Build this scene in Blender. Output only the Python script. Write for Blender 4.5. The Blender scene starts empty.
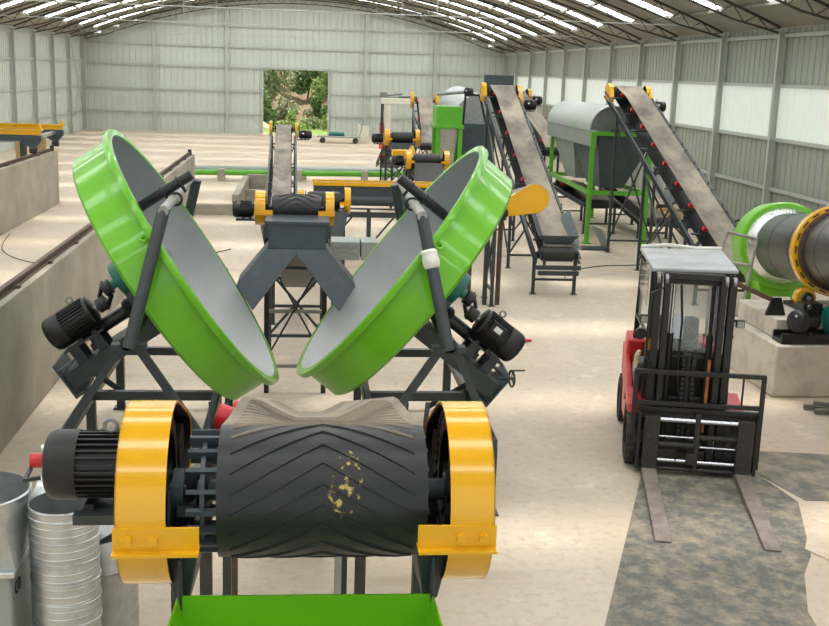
import bpy, bmesh, math, random
from mathutils import Vector, Matrix
random.seed(7)
scn = bpy.context.scene
COL = scn.collection
PI = math.pi
def V(*a): return Vector(a)

# ------------------------------------------------------------------ camera
cam_d = bpy.data.cameras.new('camera')
cam = bpy.data.objects.new('camera', cam_d); COL.objects.link(cam)
cam_d.sensor_fit = 'HORIZONTAL'; cam_d.sensor_width = 36.0
cam_d.lens = 1100.0*36.0/829.0
cam_d.clip_start = 0.05; cam_d.clip_end = 400
_th, _ps, _ro = math.radians(12.37), math.radians(5.96), math.radians(1.9)
_F = V(math.sin(_ps)*math.cos(_th), math.cos(_ps)*math.cos(_th), -math.sin(_th))
_R0 = V(math.cos(_ps), -math.sin(_ps), 0); _U0 = _R0.cross(_F)
_R = _R0*math.cos(_ro)+_U0*math.sin(_ro); _U = _U0*math.cos(_ro)-_R0*math.sin(_ro)
cam.matrix_world = Matrix(((_R.x,_U.x,-_F.x,0),(_R.y,_U.y,-_F.y,0),(_R.z,_U.z,-_F.z,4.0),(0,0,0,1)))
scn.camera = cam

# ------------------------------------------------------------------ light
SKYLIGHT_EMIT = 9.0
WALL_PANEL_EMIT = 0.5
world = bpy.data.worlds.new('overcast_sky'); scn.world = world; world.use_nodes = True
_bg = world.node_tree.nodes['Background']
_bg.inputs[0].default_value = (0.95, 0.98, 1.0, 1); _bg.inputs[1].default_value = 1.0
sun_d = bpy.data.lights.new('sun', 'SUN'); sun_d.energy = 5.0; sun_d.angle = math.radians(7); sun_d.color = (1.0, 0.95, 0.86)
sun = bpy.data.objects.new('sun', sun_d); COL.objects.link(sun)
sun.rotation_euler = (math.radians(-6), math.radians(8), 0)
scn.view_settings.view_transform = 'Standard'; scn.view_settings.look = 'None'
scn.view_settings.gamma = 1.0; scn.view_settings.use_curve_mapping = False
scn.view_settings.exposure = 0.1
scn.cycles.use_denoising = True
scn.cycles.max_bounces = 8
scn.cycles.sample_clamp_indirect = 6.0

# ------------------------------------------------------------------ materials
MATS = {}
def srgb(r, g, b):
    f = lambda c: (c/255/12.92) if c/255 <= 0.04045 else ((c/255+0.055)/1.055)**2.4
    return (f(r), f(g), f(b), 1)
def mat(name, col, rough=0.5, metal=0.0, var=0.0, vscale=6.0, col2=None, bump=0.0, bscale=30.0, coat=0.0, emit=0.0, spec=0.5, lo=0.4, hi=0.65, detail=6.0, rvar=0.0, stretch=None):
    if name in MATS: return MATS[name]
    m = bpy.data.materials.new(name); m.use_nodes = True; MATS[name] = m
    nt = m.node_tree; b = nt.nodes['Principled BSDF']
    b.inputs['Base Color'].default_value = col; b.inputs['Roughness'].default_value = rough
    b.inputs['Metallic'].default_value = metal; b.inputs['Coat Weight'].default_value = coat
    b.inputs['Specular IOR Level'].default_value = spec
    if emit:
        b.inputs['Emission Color'].default_value = col; b.inputs['Emission Strength'].default_value = emit
    if var or col2 or bump:
        tc = nt.nodes.new('ShaderNodeTexCoord'); src = tc.outputs['Object']
        if stretch:
            mp = nt.nodes.new('ShaderNodeMapping'); mp.inputs['Scale'].default_value = stretch
            nt.links.new(src, mp.inputs['Vector']); src = mp.outputs['Vector']
    if var or col2:
        n = nt.nodes.new('ShaderNodeTexNoise'); n.inputs['Scale'].default_value = vscale; n.inputs['Detail'].default_value = detail
        n.inputs['Roughness'].default_value = 0.72 if detail > 12 else 0.62
        nt.links.new(src, n.inputs['Vector'])
        r = nt.nodes.new('ShaderNodeMapRange'); r.inputs[1].default_value = lo; r.inputs[2].default_value = hi
        nt.links.new(n.outputs['Fac'], r.inputs[0])
        mx = nt.nodes.new('ShaderNodeMix'); mx.data_type = 'RGBA'
        c2 = col2 if col2 else tuple(c*(1-var) for c in col[:3])+(1,)
        mx.inputs[6].default_value = col; mx.inputs[7].default_value = c2
        nt.links.new(r.outputs[0], mx.inputs[0]); nt.links.new(mx.outputs[2], b.inputs['Base Color'])
        if rvar:
            rr = nt.nodes.new('ShaderNodeMapRange'); rr.inputs[3].default_value = rough; rr.inputs[4].default_value = min(1, rough+rvar)
            nt.links.new(r.outputs[0], rr.inputs[0]); nt.links.new(rr.outputs[0], b.inputs['Roughness'])
    if bump:
        n2 = nt.nodes.new('ShaderNodeTexNoise'); n2.inputs['Scale'].default_value = bscale; n2.inputs['Detail'].default_value = 4
        nt.links.new(src, n2.inputs['Vector'])
        bp = nt.nodes.new('ShaderNodeBump'); bp.inputs['Strength'].default_value = bump; bp.inputs['Distance'].default_value = 0.02
        nt.links.new(n2.outputs['Fac'], bp.inputs['Height']); nt.links.new(bp.outputs['Normal'], b.inputs['Normal'])
    return m
mat('green', srgb(106,184,24), 0.30, coat=0.35, var=0.10, vscale=3)
mat('green_frame', srgb(92,172,44), 0.35, var=0.12, vscale=5)
mat('yellow', srgb(228,170,14), 0.22, coat=0.4, var=0.05, vscale=4)
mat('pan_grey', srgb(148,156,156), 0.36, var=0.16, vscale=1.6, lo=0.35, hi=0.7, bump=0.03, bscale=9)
mat('dark_paint', srgb(52,60,62), 0.42, var=0.25, vscale=9)
mat('slate_paint', srgb(58,70,76), 0.38, var=0.12, vscale=7, col2=srgb(74,86,90), lo=.52, hi=.8)
mat('black_paint', srgb(28,30,31), 0.38, var=0.3, vscale=14)
mat('black_plastic', srgb(22,22,23), 0.45)
mat('rubber', srgb(30,32,33), 0.42, col2=srgb(46,45,42), vscale=8, lo=.5, hi=.85, bump=0.06, bscale=60)
mat('rubber_dusty', srgb(150,138,120), 0.8, col2=srgb(96,90,82), vscale=2.4, lo=.4, hi=.72, bump=0.05, bscale=40)
mat('belt_dusty', srgb(154,144,128), 0.75, col2=srgb(98,92,84), vscale=2.2, lo=.40, hi=.68, detail=9, stretch=(1,.6,.6))
mat('red', srgb(205,40,46), 0.35, var=0.15, vscale=9)
mat('truck_red', srgb(205,50,50), 0.35, col2=srgb(150,44,40), vscale=7, lo=.5, hi=.8)
mat('teal', srgb(16,112,98), 0.35, var=0.2, vscale=12)
mat('chrome', srgb(215,218,225), 0.16, 1.0)
mat('steel', srgb(150,152,152), 0.38, 0.85, var=0.2, vscale=8)
mat('galv', srgb(196,200,200), 0.30, 0.9, var=0.16, vscale=12, rvar=.15)
mat('galv_paint', srgb(150,158,152), 0.5, 0.2, var=0.10, vscale=3)
mat('rusty', srgb(96,70,52), 0.8, col2=srgb(66,56,48), vscale=14)
mat('pipe_grey', srgb(158,158,152), 0.5, 0.3, var=0.2, vscale=10)
mat('rust_orange', srgb(176,104,52), 0.7, var=0.3, vscale=12)
mat('concrete', srgb(176,168,153), 0.85, col2=srgb(146,138,124), vscale=1.3, lo=.35, hi=.75, bump=0.08, bscale=18)
mat('concrete_pier', srgb(200,192,178), 0.85, col2=srgb(160,152,140), vscale=3.2, lo=.45, hi=.75, bump=0.25, bscale=9)
mat('rail', srgb(104,82,66), 0.7, col2=srgb(84,72,64), vscale=9)
mat('sheet', srgb(198,205,196), 0.5, var=0.05, vscale=.6)
mat('sheet_backlit', srgb(160,166,154), 0.55, var=0.10, vscale=.8)  # right wall sheet, darkened in the colour to imitate its backlit shade
mat('wall_steel', srgb(186,190,182), 0.5, var=0.08, vscale=2)
mat('roof_sheet', srgb(158,152,138), 0.6, var=0.12, vscale=1.2)
mat('roof_steel', srgb(66,62,58), 0.7, var=0.2, vscale=2)
mat('tie_steel', srgb(190,192,190), 0.5)
mat('dusty_fork', srgb(140,128,120), 0.75, col2=srgb(112,100,94), vscale=6, lo=.4, hi=.7)
mat('grimy_black', srgb(28,27,26), 0.5, col2=srgb(76,67,48), vscale=26, lo=.58, hi=.8)
mat('dirty_iron', srgb(42,40,37), 0.6, col2=srgb(92,82,62), vscale=30, lo=.55, hi=.8)
mat('roof_silver', srgb(168,170,172), 0.42, col2=srgb(138,138,136), vscale=2.5, lo=.45, hi=.7)
mat('tyre', srgb(46,45,43), 0.85, col2=srgb(120,108,88), vscale=7, lo=.5, hi=.8)
mat('cream', srgb(226,222,206), 0.45, var=0.06, vscale=3)
mat('orange_red', srgb(222,92,60), 0.5)
mat('white_plate', srgb(226,228,226), 0.4)
mat('white_wrap', srgb(214,212,204), 0.35, bump=0.4, bscale=30)
mat('lens_glass', srgb(150,150,142), 0.15)
mat('amber', srgb(235,120,40), 0.3)
mat('wood', srgb(214,184,130), 0.7, var=0.15, vscale=5, stretch=(6,1,1))
mat('scrap', srgb(70,66,60), 0.8, var=0.35, vscale=9)
mat('paper', srgb(214,220,228), 0.6)
mat('tan', srgb(205,188,150), 0.7)
mat('cable', srgb(96,92,86), 0.7)
mat('screen_foil', srgb(220,222,222), 0.22, 1.0, bump=0.6, bscale=22)
mat('drum_black', srgb(62,64,66), 0.34, 0.4, col2=srgb(86,84,80), vscale=3, lo=.45, hi=.75, stretch=(3,.4,3))
mat('hood_grey', srgb(172,178,172), 0.4, 0.3, col2=srgb(110,170,70), vscale=2.2, lo=.58, hi=.72)  # green blotches put a reflection of green paint into the hood's colour
mat('mat_rubber', srgb(102,101,97), 0.85, col2=srgb(180,164,138), vscale=5.0, lo=.43, hi=.74, bump=0.3, bscale=14, detail=15)
mat('mat_rubber_pale', srgb(112,110,104), 0.85, col2=srgb(176,162,138), vscale=3.1, lo=.4, hi=.68, bump=0.2, bscale=14, detail=9)
mat('leaf_light', srgb(156,180,104), 0.6); mat('leaf_mid', srgb(112,144,84), 0.6); mat('leaf_grey', srgb(164,174,134), 0.65)
mat('grass', srgb(140,166,84), 0.8, var=0.3, vscale=2.0)
mat('soil', srgb(158,136,108), 0.9, col2=srgb(112,108,82), vscale=1.1, lo=.42, hi=.66)
mat('bark', srgb(90,80,66), 0.9)
def node_glass(name, tint, alpha):
    m = bpy.data.materials.new(name); m.use_nodes = True; MATS[name] = m
    nt = m.node_tree; b = nt.nodes['Principled BSDF']
    b.inputs['Base Color'].default_value = tint; b.inputs['Roughness'].default_value = 0.08; b.inputs['Alpha'].default_value = alpha
    return m
node_glass('glass', srgb(200,208,205), 0.30)
node_glass('film', srgb(205,205,195), 0.35)
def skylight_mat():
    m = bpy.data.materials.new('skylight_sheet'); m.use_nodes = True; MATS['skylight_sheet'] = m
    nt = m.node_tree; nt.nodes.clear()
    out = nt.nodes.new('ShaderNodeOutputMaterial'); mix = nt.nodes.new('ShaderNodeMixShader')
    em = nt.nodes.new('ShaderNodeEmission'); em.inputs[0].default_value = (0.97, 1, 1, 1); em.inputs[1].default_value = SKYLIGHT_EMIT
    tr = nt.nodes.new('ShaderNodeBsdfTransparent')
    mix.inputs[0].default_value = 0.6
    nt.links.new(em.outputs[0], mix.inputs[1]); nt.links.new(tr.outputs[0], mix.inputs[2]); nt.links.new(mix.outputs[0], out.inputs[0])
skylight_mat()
def translucent_mat():
    m = mat('translucent_sheet', srgb(226,230,218), 0.5)
    b = m.node_tree.nodes['Principled BSDF']
    b.inputs['Base Color'].default_value = srgb(170,175,168)
    b.inputs['Emission Color'].default_value = srgb(232,238,226); b.inputs['Emission Strength'].default_value = WALL_PANEL_EMIT
translucent_mat()
def pan_shading():
    # paints the pan's shading into its colour: paler low down, with some residue
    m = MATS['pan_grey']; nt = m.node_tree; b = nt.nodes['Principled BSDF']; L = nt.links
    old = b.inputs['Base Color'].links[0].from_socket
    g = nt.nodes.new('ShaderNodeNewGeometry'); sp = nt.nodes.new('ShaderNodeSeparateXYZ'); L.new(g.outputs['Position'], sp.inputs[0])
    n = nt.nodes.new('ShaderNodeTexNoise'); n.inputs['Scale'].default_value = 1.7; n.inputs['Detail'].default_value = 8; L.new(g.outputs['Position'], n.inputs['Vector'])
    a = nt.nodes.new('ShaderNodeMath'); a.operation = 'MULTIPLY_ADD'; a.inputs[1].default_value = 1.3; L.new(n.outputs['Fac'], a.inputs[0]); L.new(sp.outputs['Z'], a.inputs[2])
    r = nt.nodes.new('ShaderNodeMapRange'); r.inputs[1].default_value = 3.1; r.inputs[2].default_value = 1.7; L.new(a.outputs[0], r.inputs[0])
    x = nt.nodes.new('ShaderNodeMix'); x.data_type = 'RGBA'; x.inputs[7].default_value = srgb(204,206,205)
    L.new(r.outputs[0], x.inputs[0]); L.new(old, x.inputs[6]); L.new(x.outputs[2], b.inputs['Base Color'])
pan_shading()
def floor_mat():
    m = bpy.data.materials.new('floor_concrete'); m.use_nodes = True; MATS['floor_concrete'] = m
    nt = m.node_tree; b = nt.nodes['Principled BSDF']; L = nt.links
    g = nt.nodes.new('ShaderNodeNewGeometry')
    def noise(s, d=6, st=None):
        n = nt.nodes.new('ShaderNodeTexNoise'); n.inputs['Scale'].default_value = s; n.inputs['Detail'].default_value = d; n.inputs['Roughness'].default_value = .6
        if st:
            mp = nt.nodes.new('ShaderNodeMapping'); mp.inputs['Scale'].default_value = st
            L.new(g.outputs['Position'], mp.inputs['Vector']); L.new(mp.outputs['Vector'], n.inputs['Vector'])
        else: L.new(g.outputs['Position'], n.inputs['Vector'])
        return n
    def rng(n, lo, hi):
        r = nt.nodes.new('ShaderNodeMapRange'); r.inputs[1].default_value = lo; r.inputs[2].default_value = hi
        L.new(n.outputs['Fac'], r.inputs[0]); return r.outputs[0]
    def mix(fac, a, c):
        x = nt.nodes.new('ShaderNodeMix'); x.data_type = 'RGBA'; L.new(fac, x.inputs[0])
        if isinstance(a, tuple): x.inputs[6].default_value = a
        else: L.new(a, x.inputs[6])
        x.inputs[7].default_value = c; return x.outputs[2]
    c = mix(rng(noise(.35), .35, .7), srgb(206,192,174), srgb(194,177,154))
    c = mix(rng(noise(1.1, 8, (1, .55, 1)), .52, .78), c, srgb(216,200,180))
    c = mix(rng(noise(.8, 10, (.35, 1.2, 1)), .60, .80), c, srgb(164,144,118))
    c = mix(rng(noise(.23, 5), .62, .72), c, srgb(182,166,148))
    c = mix(rng(noise(2.6, 12, (1, .8, 1)), .57, .74), c, srgb(226,211,190))
    c = mix(rng(noise(3.7, 10, (.6, 1.3, 1)), .66, .78), c, srgb(160,146,128))
    c = mix(rng(noise(11, 12), .50, .80), c, srgb(180,162,138))
    L.new(c, b.inputs['Base Color']); b.inputs['Roughness'].default_value = 0.62; b.inputs['Specular IOR Level'].default_value = .35
    bp = nt.nodes.new('ShaderNodeBump'); bp.inputs['Strength'].default_value = .06
    L.new(noise(9).outputs['Fac'], bp.inputs['Height']); L.new(bp.outputs['Normal'], b.inputs['Normal'])
floor_mat()

# ------------------------------------------------------------------ mesh helpers
def frame(o, z, xh=None):
    z = Vector(z).normalized()
    xh = Vector(xh) if xh is not None else (V(0,0,1) if abs(z.z) < .9 else V(1,0,0))
    x = (xh - z*xh.dot(z)).normalized(); y = z.cross(x)
    return Matrix(((x.x,y.x,z.x,o[0]),(x.y,y.y,z.y,o[1]),(x.z,y.z,z.z,o[2]),(0,0,0,1)))
def T(x=0, y=0, z=0, rz=0): return Matrix.Translation((x,y,z)) @ Matrix.Rotation(rz, 4, 'Z')
class MB:
    def __init__(s, M=None): s.v = []; s.f = []; s.M = M or Matrix.Identity(4)
    def add(s, vs, fs, M=None):
        b = len(s.v); W = s.M @ M if M is not None else s.M
        s.v += [W @ Vector(p) for p in vs]; s.f += [tuple(i+b for i in f) for f in fs]; return s
    def box(s, c, d, M=None, taper=None):
        x, y, z = [q/2 for q in d]; t = taper or (1, 1)
        vs = [(-x,-y,-z),(x,-y,-z),(x,y,-z),(-x,y,-z),(-x*t[0],-y*t[1],z),(x*t[0],-y*t[1],z),(x*t[0],y*t[1],z),(-x*t[0],y*t[1],z)]
        return s.add([(a+c[0],b+c[1],e+c[2]) for a,b,e in vs], [(0,3,2,1),(4,5,6,7),(0,1,5,4),(1,2,6,5),(2,3,7,6),(3,0,4,7)], M)
    def bb(s, x0, x1, y0, y1, z0, z1): return s.box(((x0+x1)/2,(y0+y1)/2,(z0+z1)/2), (x1-x0,y1-y0,z1-z0))
    def bar(s, a, b, w, h=None, up=None):
        a, b = Vector(a), Vector(b); h = h or w; L = (b-a).length
        d = (b-a).normalized()
        if up is None: up = V(0,0,1) if abs(d.z) < .95 else V(0,1,0)
        return s.box((0,0,L/2), (h,w,L), frame(a, d, up))
    def angle(s, a, b, w, t=.006, up=None, flip=1):
        a, b = Vector(a), Vector(b); L = (b-a).length; d = (b-a).normalized()
        if up is None: up = V(0,0,1) if abs(d.z) < .95 else V(0,1,0)
        F = frame(a, d, up)
        s.box((0,0,L/2), (w,t,L), F); return s.box((w/2-t/2,flip*(w/2),L/2), (t,w,L), F)
    def channel(s, a, b, h, w, t=.008, up=None, side=1):
        a, b = Vector(a), Vector(b); L = (b-a).length; d = (b-a).normalized()
        if up is None: up = V(0,0,1) if abs(d.z) < .95 else V(0,1,0)
        F = frame(a, d, up)
        s.box((0,0,L/2), (h,t,L), F)
        s.box((h/2-t/2,side*w/2,L/2), (t,w,L), F); return s.box((-h/2+t/2,side*w/2,L/2), (t,w,L), F)
    def cyl(s, a, b, r, n=20, r2=None, caps=True):
        a, b = Vector(a), Vector(b); L = (b-a).length; r2 = r if r2 is None else r2
        return s.lathe([(r,0),(r2,L)], n, frame(a, b-a), caps)
    def lathe(s, pr, n=32, M=None, caps=False):
        vs = []; fs = []; m = len(pr)
        for i in range(n):
            a = 2*PI*i/n; c, q = math.cos(a), math.sin(a)
            vs += [(r*c, r*q, z) for r, z in pr]
        for i in range(n):
            j = (i+1) % n
            for k in range(m-1): fs.append((i*m+k, j*m+k, j*m+k+1, i*m+k+1))
        if caps:
            fs.append(tuple(i*m for i in range(n))[::-1]); fs.append(tuple(i*m+m-1 for i in range(n)))
        return s.add(vs, fs, M)
    def tube(s, pts, r, n=10, caps=True):
        pts = [Vector(p) for p in pts]; vs = []; fs = []; up = None
        for i, p in enumerate(pts):
            d = (pts[min(i+1,len(pts)-1)]-pts[max(i-1,0)]).normalized()
            if up is None: up = V(0,0,1) if abs(d.z) < .9 else V(0,1,0)
            x = (up-d*up.dot(d)).normalized(); y = d.cross(x); up = x
            for k in range(n):
                a = 2*PI*k/n; vs.append(p+x*(r*math.cos(a))+y*(r*math.sin(a)))
        for i in range(len(pts)-1):
            for k in range(n): fs.append((i*n+k, i*n+(k+1)%n, (i+1)*n+(k+1)%n, (i+1)*n+k))
        if caps: fs.append(tuple(range(n))[::-1]); fs.append(tuple(range((len(pts)-1)*n, len(pts)*n)))
        return s.add(vs, fs)
    def prism(s, poly, z0, z1, M=None):
        n = len(poly); vs = [(x,y,z0) for x,y in poly]+[(x,y,z1) for x,y in poly]
        fs = [tuple(range(n))[::-1], tuple(range(n,2*n))]+[(i,(i+1)%n,n+(i+1)%n,n+i) for i in range(n)]
        return s.add(vs, fs, M)
    def band(s, poly, z0, z1, t, M=None):
        # closed outline extruded as a wall of thickness t (inner outline scaled along normals)
        n = len(poly); inn = []
        for i in range(n):
            p0, p1, p2 = [Vector(poly[k % n]) for k in (i-1, i, i+1)]
            d = (p2-p0).normalized(); nn = V(-d.y, d.x); inn.append(tuple(p1+nn*t))
        vs = [(x,y,z0) for x,y in poly]+[(x,y,z1) for x,y in poly]+[(x,y,z0) for x,y in inn]+[(x,y,z1) for x,y in inn]
        fs = []
        for i in range(n):
            j = (i+1) % n
            fs += [(i,j,n+j,n+i),(2*n+j,2*n+i,3*n+i,3*n+j),(n+i,n+j,3*n+j,3*n+i),(j,i,2*n+i,2*n+j)]
        return s.add(vs, fs, M)
    def torus(s, R, r, M=None, n=28, m=8):
        vs = []; fs = []
        for i in range(n):
            a = 2*PI*i/n
            for k in range(m):
                b = 2*PI*k/m; q = R+r*math.cos(b); vs.append((q*math.cos(a), q*math.sin(a), r*math.sin(b)))
        for i in range(n):
            for k in range(m): fs.append((i*m+k, ((i+1)%n)*m+k, ((i+1)%n)*m+(k+1)%m, i*m+(k+1)%m))
        return s.add(vs, fs, M)
    def loft(s, rings, M=None, caps=True):
        n = len(rings[0]); vs = [p for r in rings for p in r]; fs = []
        for i in range(len(rings)-1):
            for k in range(n): fs.append((i*n+k, i*n+(k+1)%n, (i+1)*n+(k+1)%n, (i+1)*n+k))
        if caps: fs.append(tuple(range(n))[::-1]); fs.append(tuple(range((len(rings)-1)*n, len(rings)*n)))
        return s.add(vs, fs, M)
    def mesh(s, name, m, loc=None):
        vs = s.v if loc is None else [v-Vector(loc) for v in s.v]
        me = bpy.data.meshes.new(name); me.from_pydata([tuple(v) for v in vs], [], s.f)
        me.materials.append(MATS[m]); me.update()
        bm = bmesh.new(); bm.from_mesh(me); bmesh.ops.recalc_face_normals(bm, faces=bm.faces); bm.to_mesh(me); bm.free()
        for p in me.polygons: p.use_smooth = True
        me.set_sharp_from_angle(angle=math.radians(38))
        return me
    def build(s, name, m, parent=None, bevel=0, seg=2):
        if parent is not None:
            Wi = root_matrix(parent).inverted(); s.v = [Wi @ v for v in s.v]; loc = None
        else:
            n = len(s.v); loc = V(sum(v.x for v in s.v)/n, sum(v.y for v in s.v)/n, min(v.z for v in s.v))
        o = bpy.data.objects.new(name, s.mesh(name, m, loc)); COL.objects.link(o)
        if parent is not None: o.parent = parent
        else: o.location = loc
        if bevel:
            bv = o.modifiers.new('bevel', 'BEVEL'); bv.width = bevel; bv.segments = seg; bv.limit_method = 'ANGLE'; bv.angle_limit = math.radians(50)
        return o
def root_matrix(o):
    M = o.matrix_basis.copy()
    while o.parent is not None:
        o = o.parent; M = o.matrix_basis @ M
    return M
def tag(o, label=None, cat=None, group=None, kind=None):
    if label: o['label'] = label
    if cat: o['category'] = cat
    if group: o['group'] = group
    if kind: o['kind'] = kind
    return o
def thing(name, label, cat, M=None, group=None, kind=None):
    o = bpy.data.objects.new(name, None); COL.objects.link(o); o.empty_display_size = .2
    if M is not None: o.matrix_basis = M
    return tag(o, label, cat, group, kind)
def link_copy(me, name, parent, M):
    o = bpy.data.objects.new(name, me); COL.objects.link(o); o.parent = parent; o.matrix_basis = M
    return o
# ------------------------------------------------------------------ setting
XL, XR, YB, YF = -13.1, 12.25, 68.7, -8.0
XC, HALF = (XL+XR)/2, (XR-XL)/2
def arch(x): return 5.42+2.75*(1-((x-XC)/HALF)**2)
m = MB().bb(XL-.3, XR+.3, YF, YB+.2, -.2, 0)
tag(m.build('floor', 'floor_concrete'), 'dusty beige concrete floor of the factory hall', 'floor', kind='structure')
m = MB().bb(-40, 40, YB+.2, 120, -.3, -.02)
tag(m.build('outside_ground', 'grass'), 'grassy ground outside the open hall doorway', 'ground', kind='structure')

def sheet_mesh(name, w, h, m, rib=.333, rh=.032):
    n = max(1, round(w/rib)); p = w/n; pr = []
    for i in range(n):
        x0 = -w/2+i*p
        pr += [(x0, 0), (x0+p*.40, 0), (x0+p*.46, rh), (x0+p*.56, rh), (x0+p*.62, 0)]
        if i == n-1: pr += [(x0+p-.004, 0)]
    b = MB(); t = .006; k = len(pr)
    vs = [(x,y,0) for x,y in pr]+[(x,y,h) for x,y in pr]+[(x,y+t,0) for x,y in pr]+[(x,y+t,h) for x,y in pr]
    fs = []
    for i in range(k-1):
        fs += [(i,i+1,k+i+1,k+i), (2*k+i+1,2*k+i,3*k+i,3*k+i+1), (k+i,k+i+1,3*k+i+1,3*k+i), (i+1,i,2*k+i,2*k+i+1)]
    fs += [(0,k,3*k,2*k), (k-1,3*k-1,4*k-1,2*k-1)]
    b.add(vs, fs); return b.mesh(name, m)
def column_mesh(name, h, w=.13, d=.15):
    b = MB(); t = .014
    b.box((0,-d/2,h/2), (w,t,h)).box((0,d/2,h/2), (w,t,h)).box((0,0,h/2), (t,d,h))
    b.box((0,0,.01), (w*1.6,d*1.5,.02)); b.box((0,0,h-.02), (w*1.3,d*1.4,.03)); return b.mesh(name, 'wall_steel')
def girt(parent, a, b, w=.07, h=.09): return MB().bar(a, b, w, h).build('girt', 'wall_steel', parent)
def post(parent, a, b, w=.07, h=.09): return MB().bar(a, b, w, h).build('post', 'wall_steel', parent)

# back wall : sheets in 1.056 m widths, split around the doorway, gable cut to the arch
wb = thing('wall_back', 'pale ribbed sheet metal end wall with the open doorway', 'wall', kind='structure')
nsh = 24; sw = (XR-XL)/nsh; DX0, DX1, DZ = -2.55, 1.45, 3.92
for i in range(nsh):
    xc = XL+sw*(i+.5); h = arch(xc)-.02
    indoor = DX0-.05 < xc < DX1+.05
    z0 = DZ if indoor else 0
    me = sheet_mesh('sheet_panel', sw, h-z0, 'sheet')
    link_copy(me, 'sheet_panel', wb, T(xc, YB, z0))
fw = XL+14*sw-DX1
link_copy(sheet_mesh('sheet_panel', fw, DZ, 'sheet', .24), 'sheet_panel', wb, T(DX1+fw/2, YB, 0))
for x in (-8.95, -4.67, 3.67, 7.92):
    link_copy(column_mesh('column', arch(x)-.3), 'column', wb, T(x, YB-.25, 0))
for x in (DX0, DX1): MB().bb(x-.05, x+.05, YB-.16, YB-.02, 0, DZ).build('door_post', 'wall_steel', wb)
MB().bb(DX0-.05, DX1+.05, YB-.16, YB-.02, DZ-.05, DZ+.06).build('door_header', 'wall_steel', wb)
for z in (1.15, 2.5, 3.9, 5.1, 6.3):
    xs = [x for x in (XL, XR)]
    k = HALF*math.sqrt(max(0, 1-(z-5.42)/2.75)) if z > 5.42 else HALF
    if z < DZ-.1:
        girt(wb, (XC-k, YB-.07, z), (DX0, YB-.07, z)); girt(wb, (DX1, YB-.07, z), (XC+k, YB-.07, z))
    else: girt(wb, (XC-k, YB-.07, z), (XC+k, YB-.07, z))
# side walls
CY = [67.9-4*k for k in range(20) if 67.9-4*k > YF]
wl = thing('wall_left', 'pale ribbed sheet metal side wall on the left', 'wall', kind='structure')
me1 = sheet_mesh('sheet_panel', 1.0, 5.4, 'sheet'); colm = column_mesh('column', 5.3)
for k in range(26): link_copy(me1, 'sheet_panel', wl, T(XL, YB-.5-k, 0, PI/2))
MB().bb(XL-.03, XL, YF, YB-26, 0, 5.4).build('sheet_panel', 'sheet', wl)
for y in CY: link_copy(colm, 'column', wl, T(XL+.14, y, 0, PI/2))
for z in (1.15, 2.6, 4.0, 5.2): girt(wl, (XL+.06, YF, z), (XL+.06, YB, z))
MB().cyl((XL+.1,68.3,.3), (XL+.1,64.7,5.0), .02, 6).build('brace_rod', 'wall_steel', wl)
MB().cyl((XL+.1,64.7,.3), (XL+.1,68.3,5.0), .02, 6).build('brace_rod', 'wall_steel', wl)
wr = thing('wall_right', 'sheet metal side wall coloured as backlit, with a long translucent daylight band', 'wall', kind='structure')
Z1, Z2 = 2.58, 3.94
lo_, md_, up_ = sheet_mesh('sheet_panel', 1.0, Z1, 'sheet_backlit'), sheet_mesh('translucent_panel', 1.0, Z2-Z1, 'translucent_sheet', rh=.012), sheet_mesh('sheet_panel', 1.0, 5.4-Z2, 'sheet_backlit')
for k in range(52):
    y = YB-.5-k
    link_copy(lo_, 'sheet_panel', wr, T(XR, y, 0, -PI/2)); link_copy(md_, 'translucent_panel', wr, T(XR, y, Z1, -PI/2)); link_copy(up_, 'sheet_panel', wr, T(XR, y, Z2, -PI/2))
MB().bb(XR, XR+.03, YF, YB-52, 0, Z1).build('sheet_panel', 'sheet_backlit', wr)
MB().bb(XR, XR+.03, YF, YB-52, Z1, Z2).build('translucent_panel', 'translucent_sheet', wr)
MB().bb(XR, XR+.03, YF, YB-52, Z2, 5.4).build('sheet_panel', 'sheet_backlit', wr)
for y in CY: link_copy(colm, 'column', wr, T(XR-.15, y, 0, PI/2))
for z in (1.3, Z1, Z2, 5.2): girt(wr, (XR-.06, YF, z), (XR-.06, YB, z))
# roof
ce = thing('ceiling', 'arched sheet metal roof with lattice trusses and bright skylight strips', 'roof', kind='structure')
NS = 18
ax = [XL-.25+(XR-XL+.5)*i/NS for i in range(NS+1)]
def roof_strip(y0, y1, i0, i1):
    b = MB(); vs = []; fs = []; k = i1-i0+1
    for dz in (0, .05):
        for y in (y0, y1): vs += [(x, y, arch(x)+dz) for x in ax[i0:i1+1]]
    for j in range(k-1):
        fs += [(j,j+1,k+j+1,k+j), (2*k+j+1,2*k+j,3*k+j,3*k+j+1), (j,2*k+j,2*k+j+1,j+1), (k+j,k+j+1,3*k+j+1,3*k+j)]
    fs += [(0,k,3*k,2*k), (k-1,2*k-1,4*k-1,3*k-1)]
    b.add(vs, fs); return b.build('roof_sheet', 'roof_sheet', ce)
SW = .95
ys = sorted(CY); I0, I1 = 1, NS-1
prev = YF
for y in ys[:-1]:
    yc = y+2.0
    roof_strip(prev, yc-SW/2, 0, NS); roof_strip(yc-SW/2, yc+SW/2, 0, I0); roof_strip(yc-SW/2, yc+SW/2, I1, NS)
    prev = yc+SW/2
roof_strip(prev, YB+.3, 0, NS)
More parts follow.
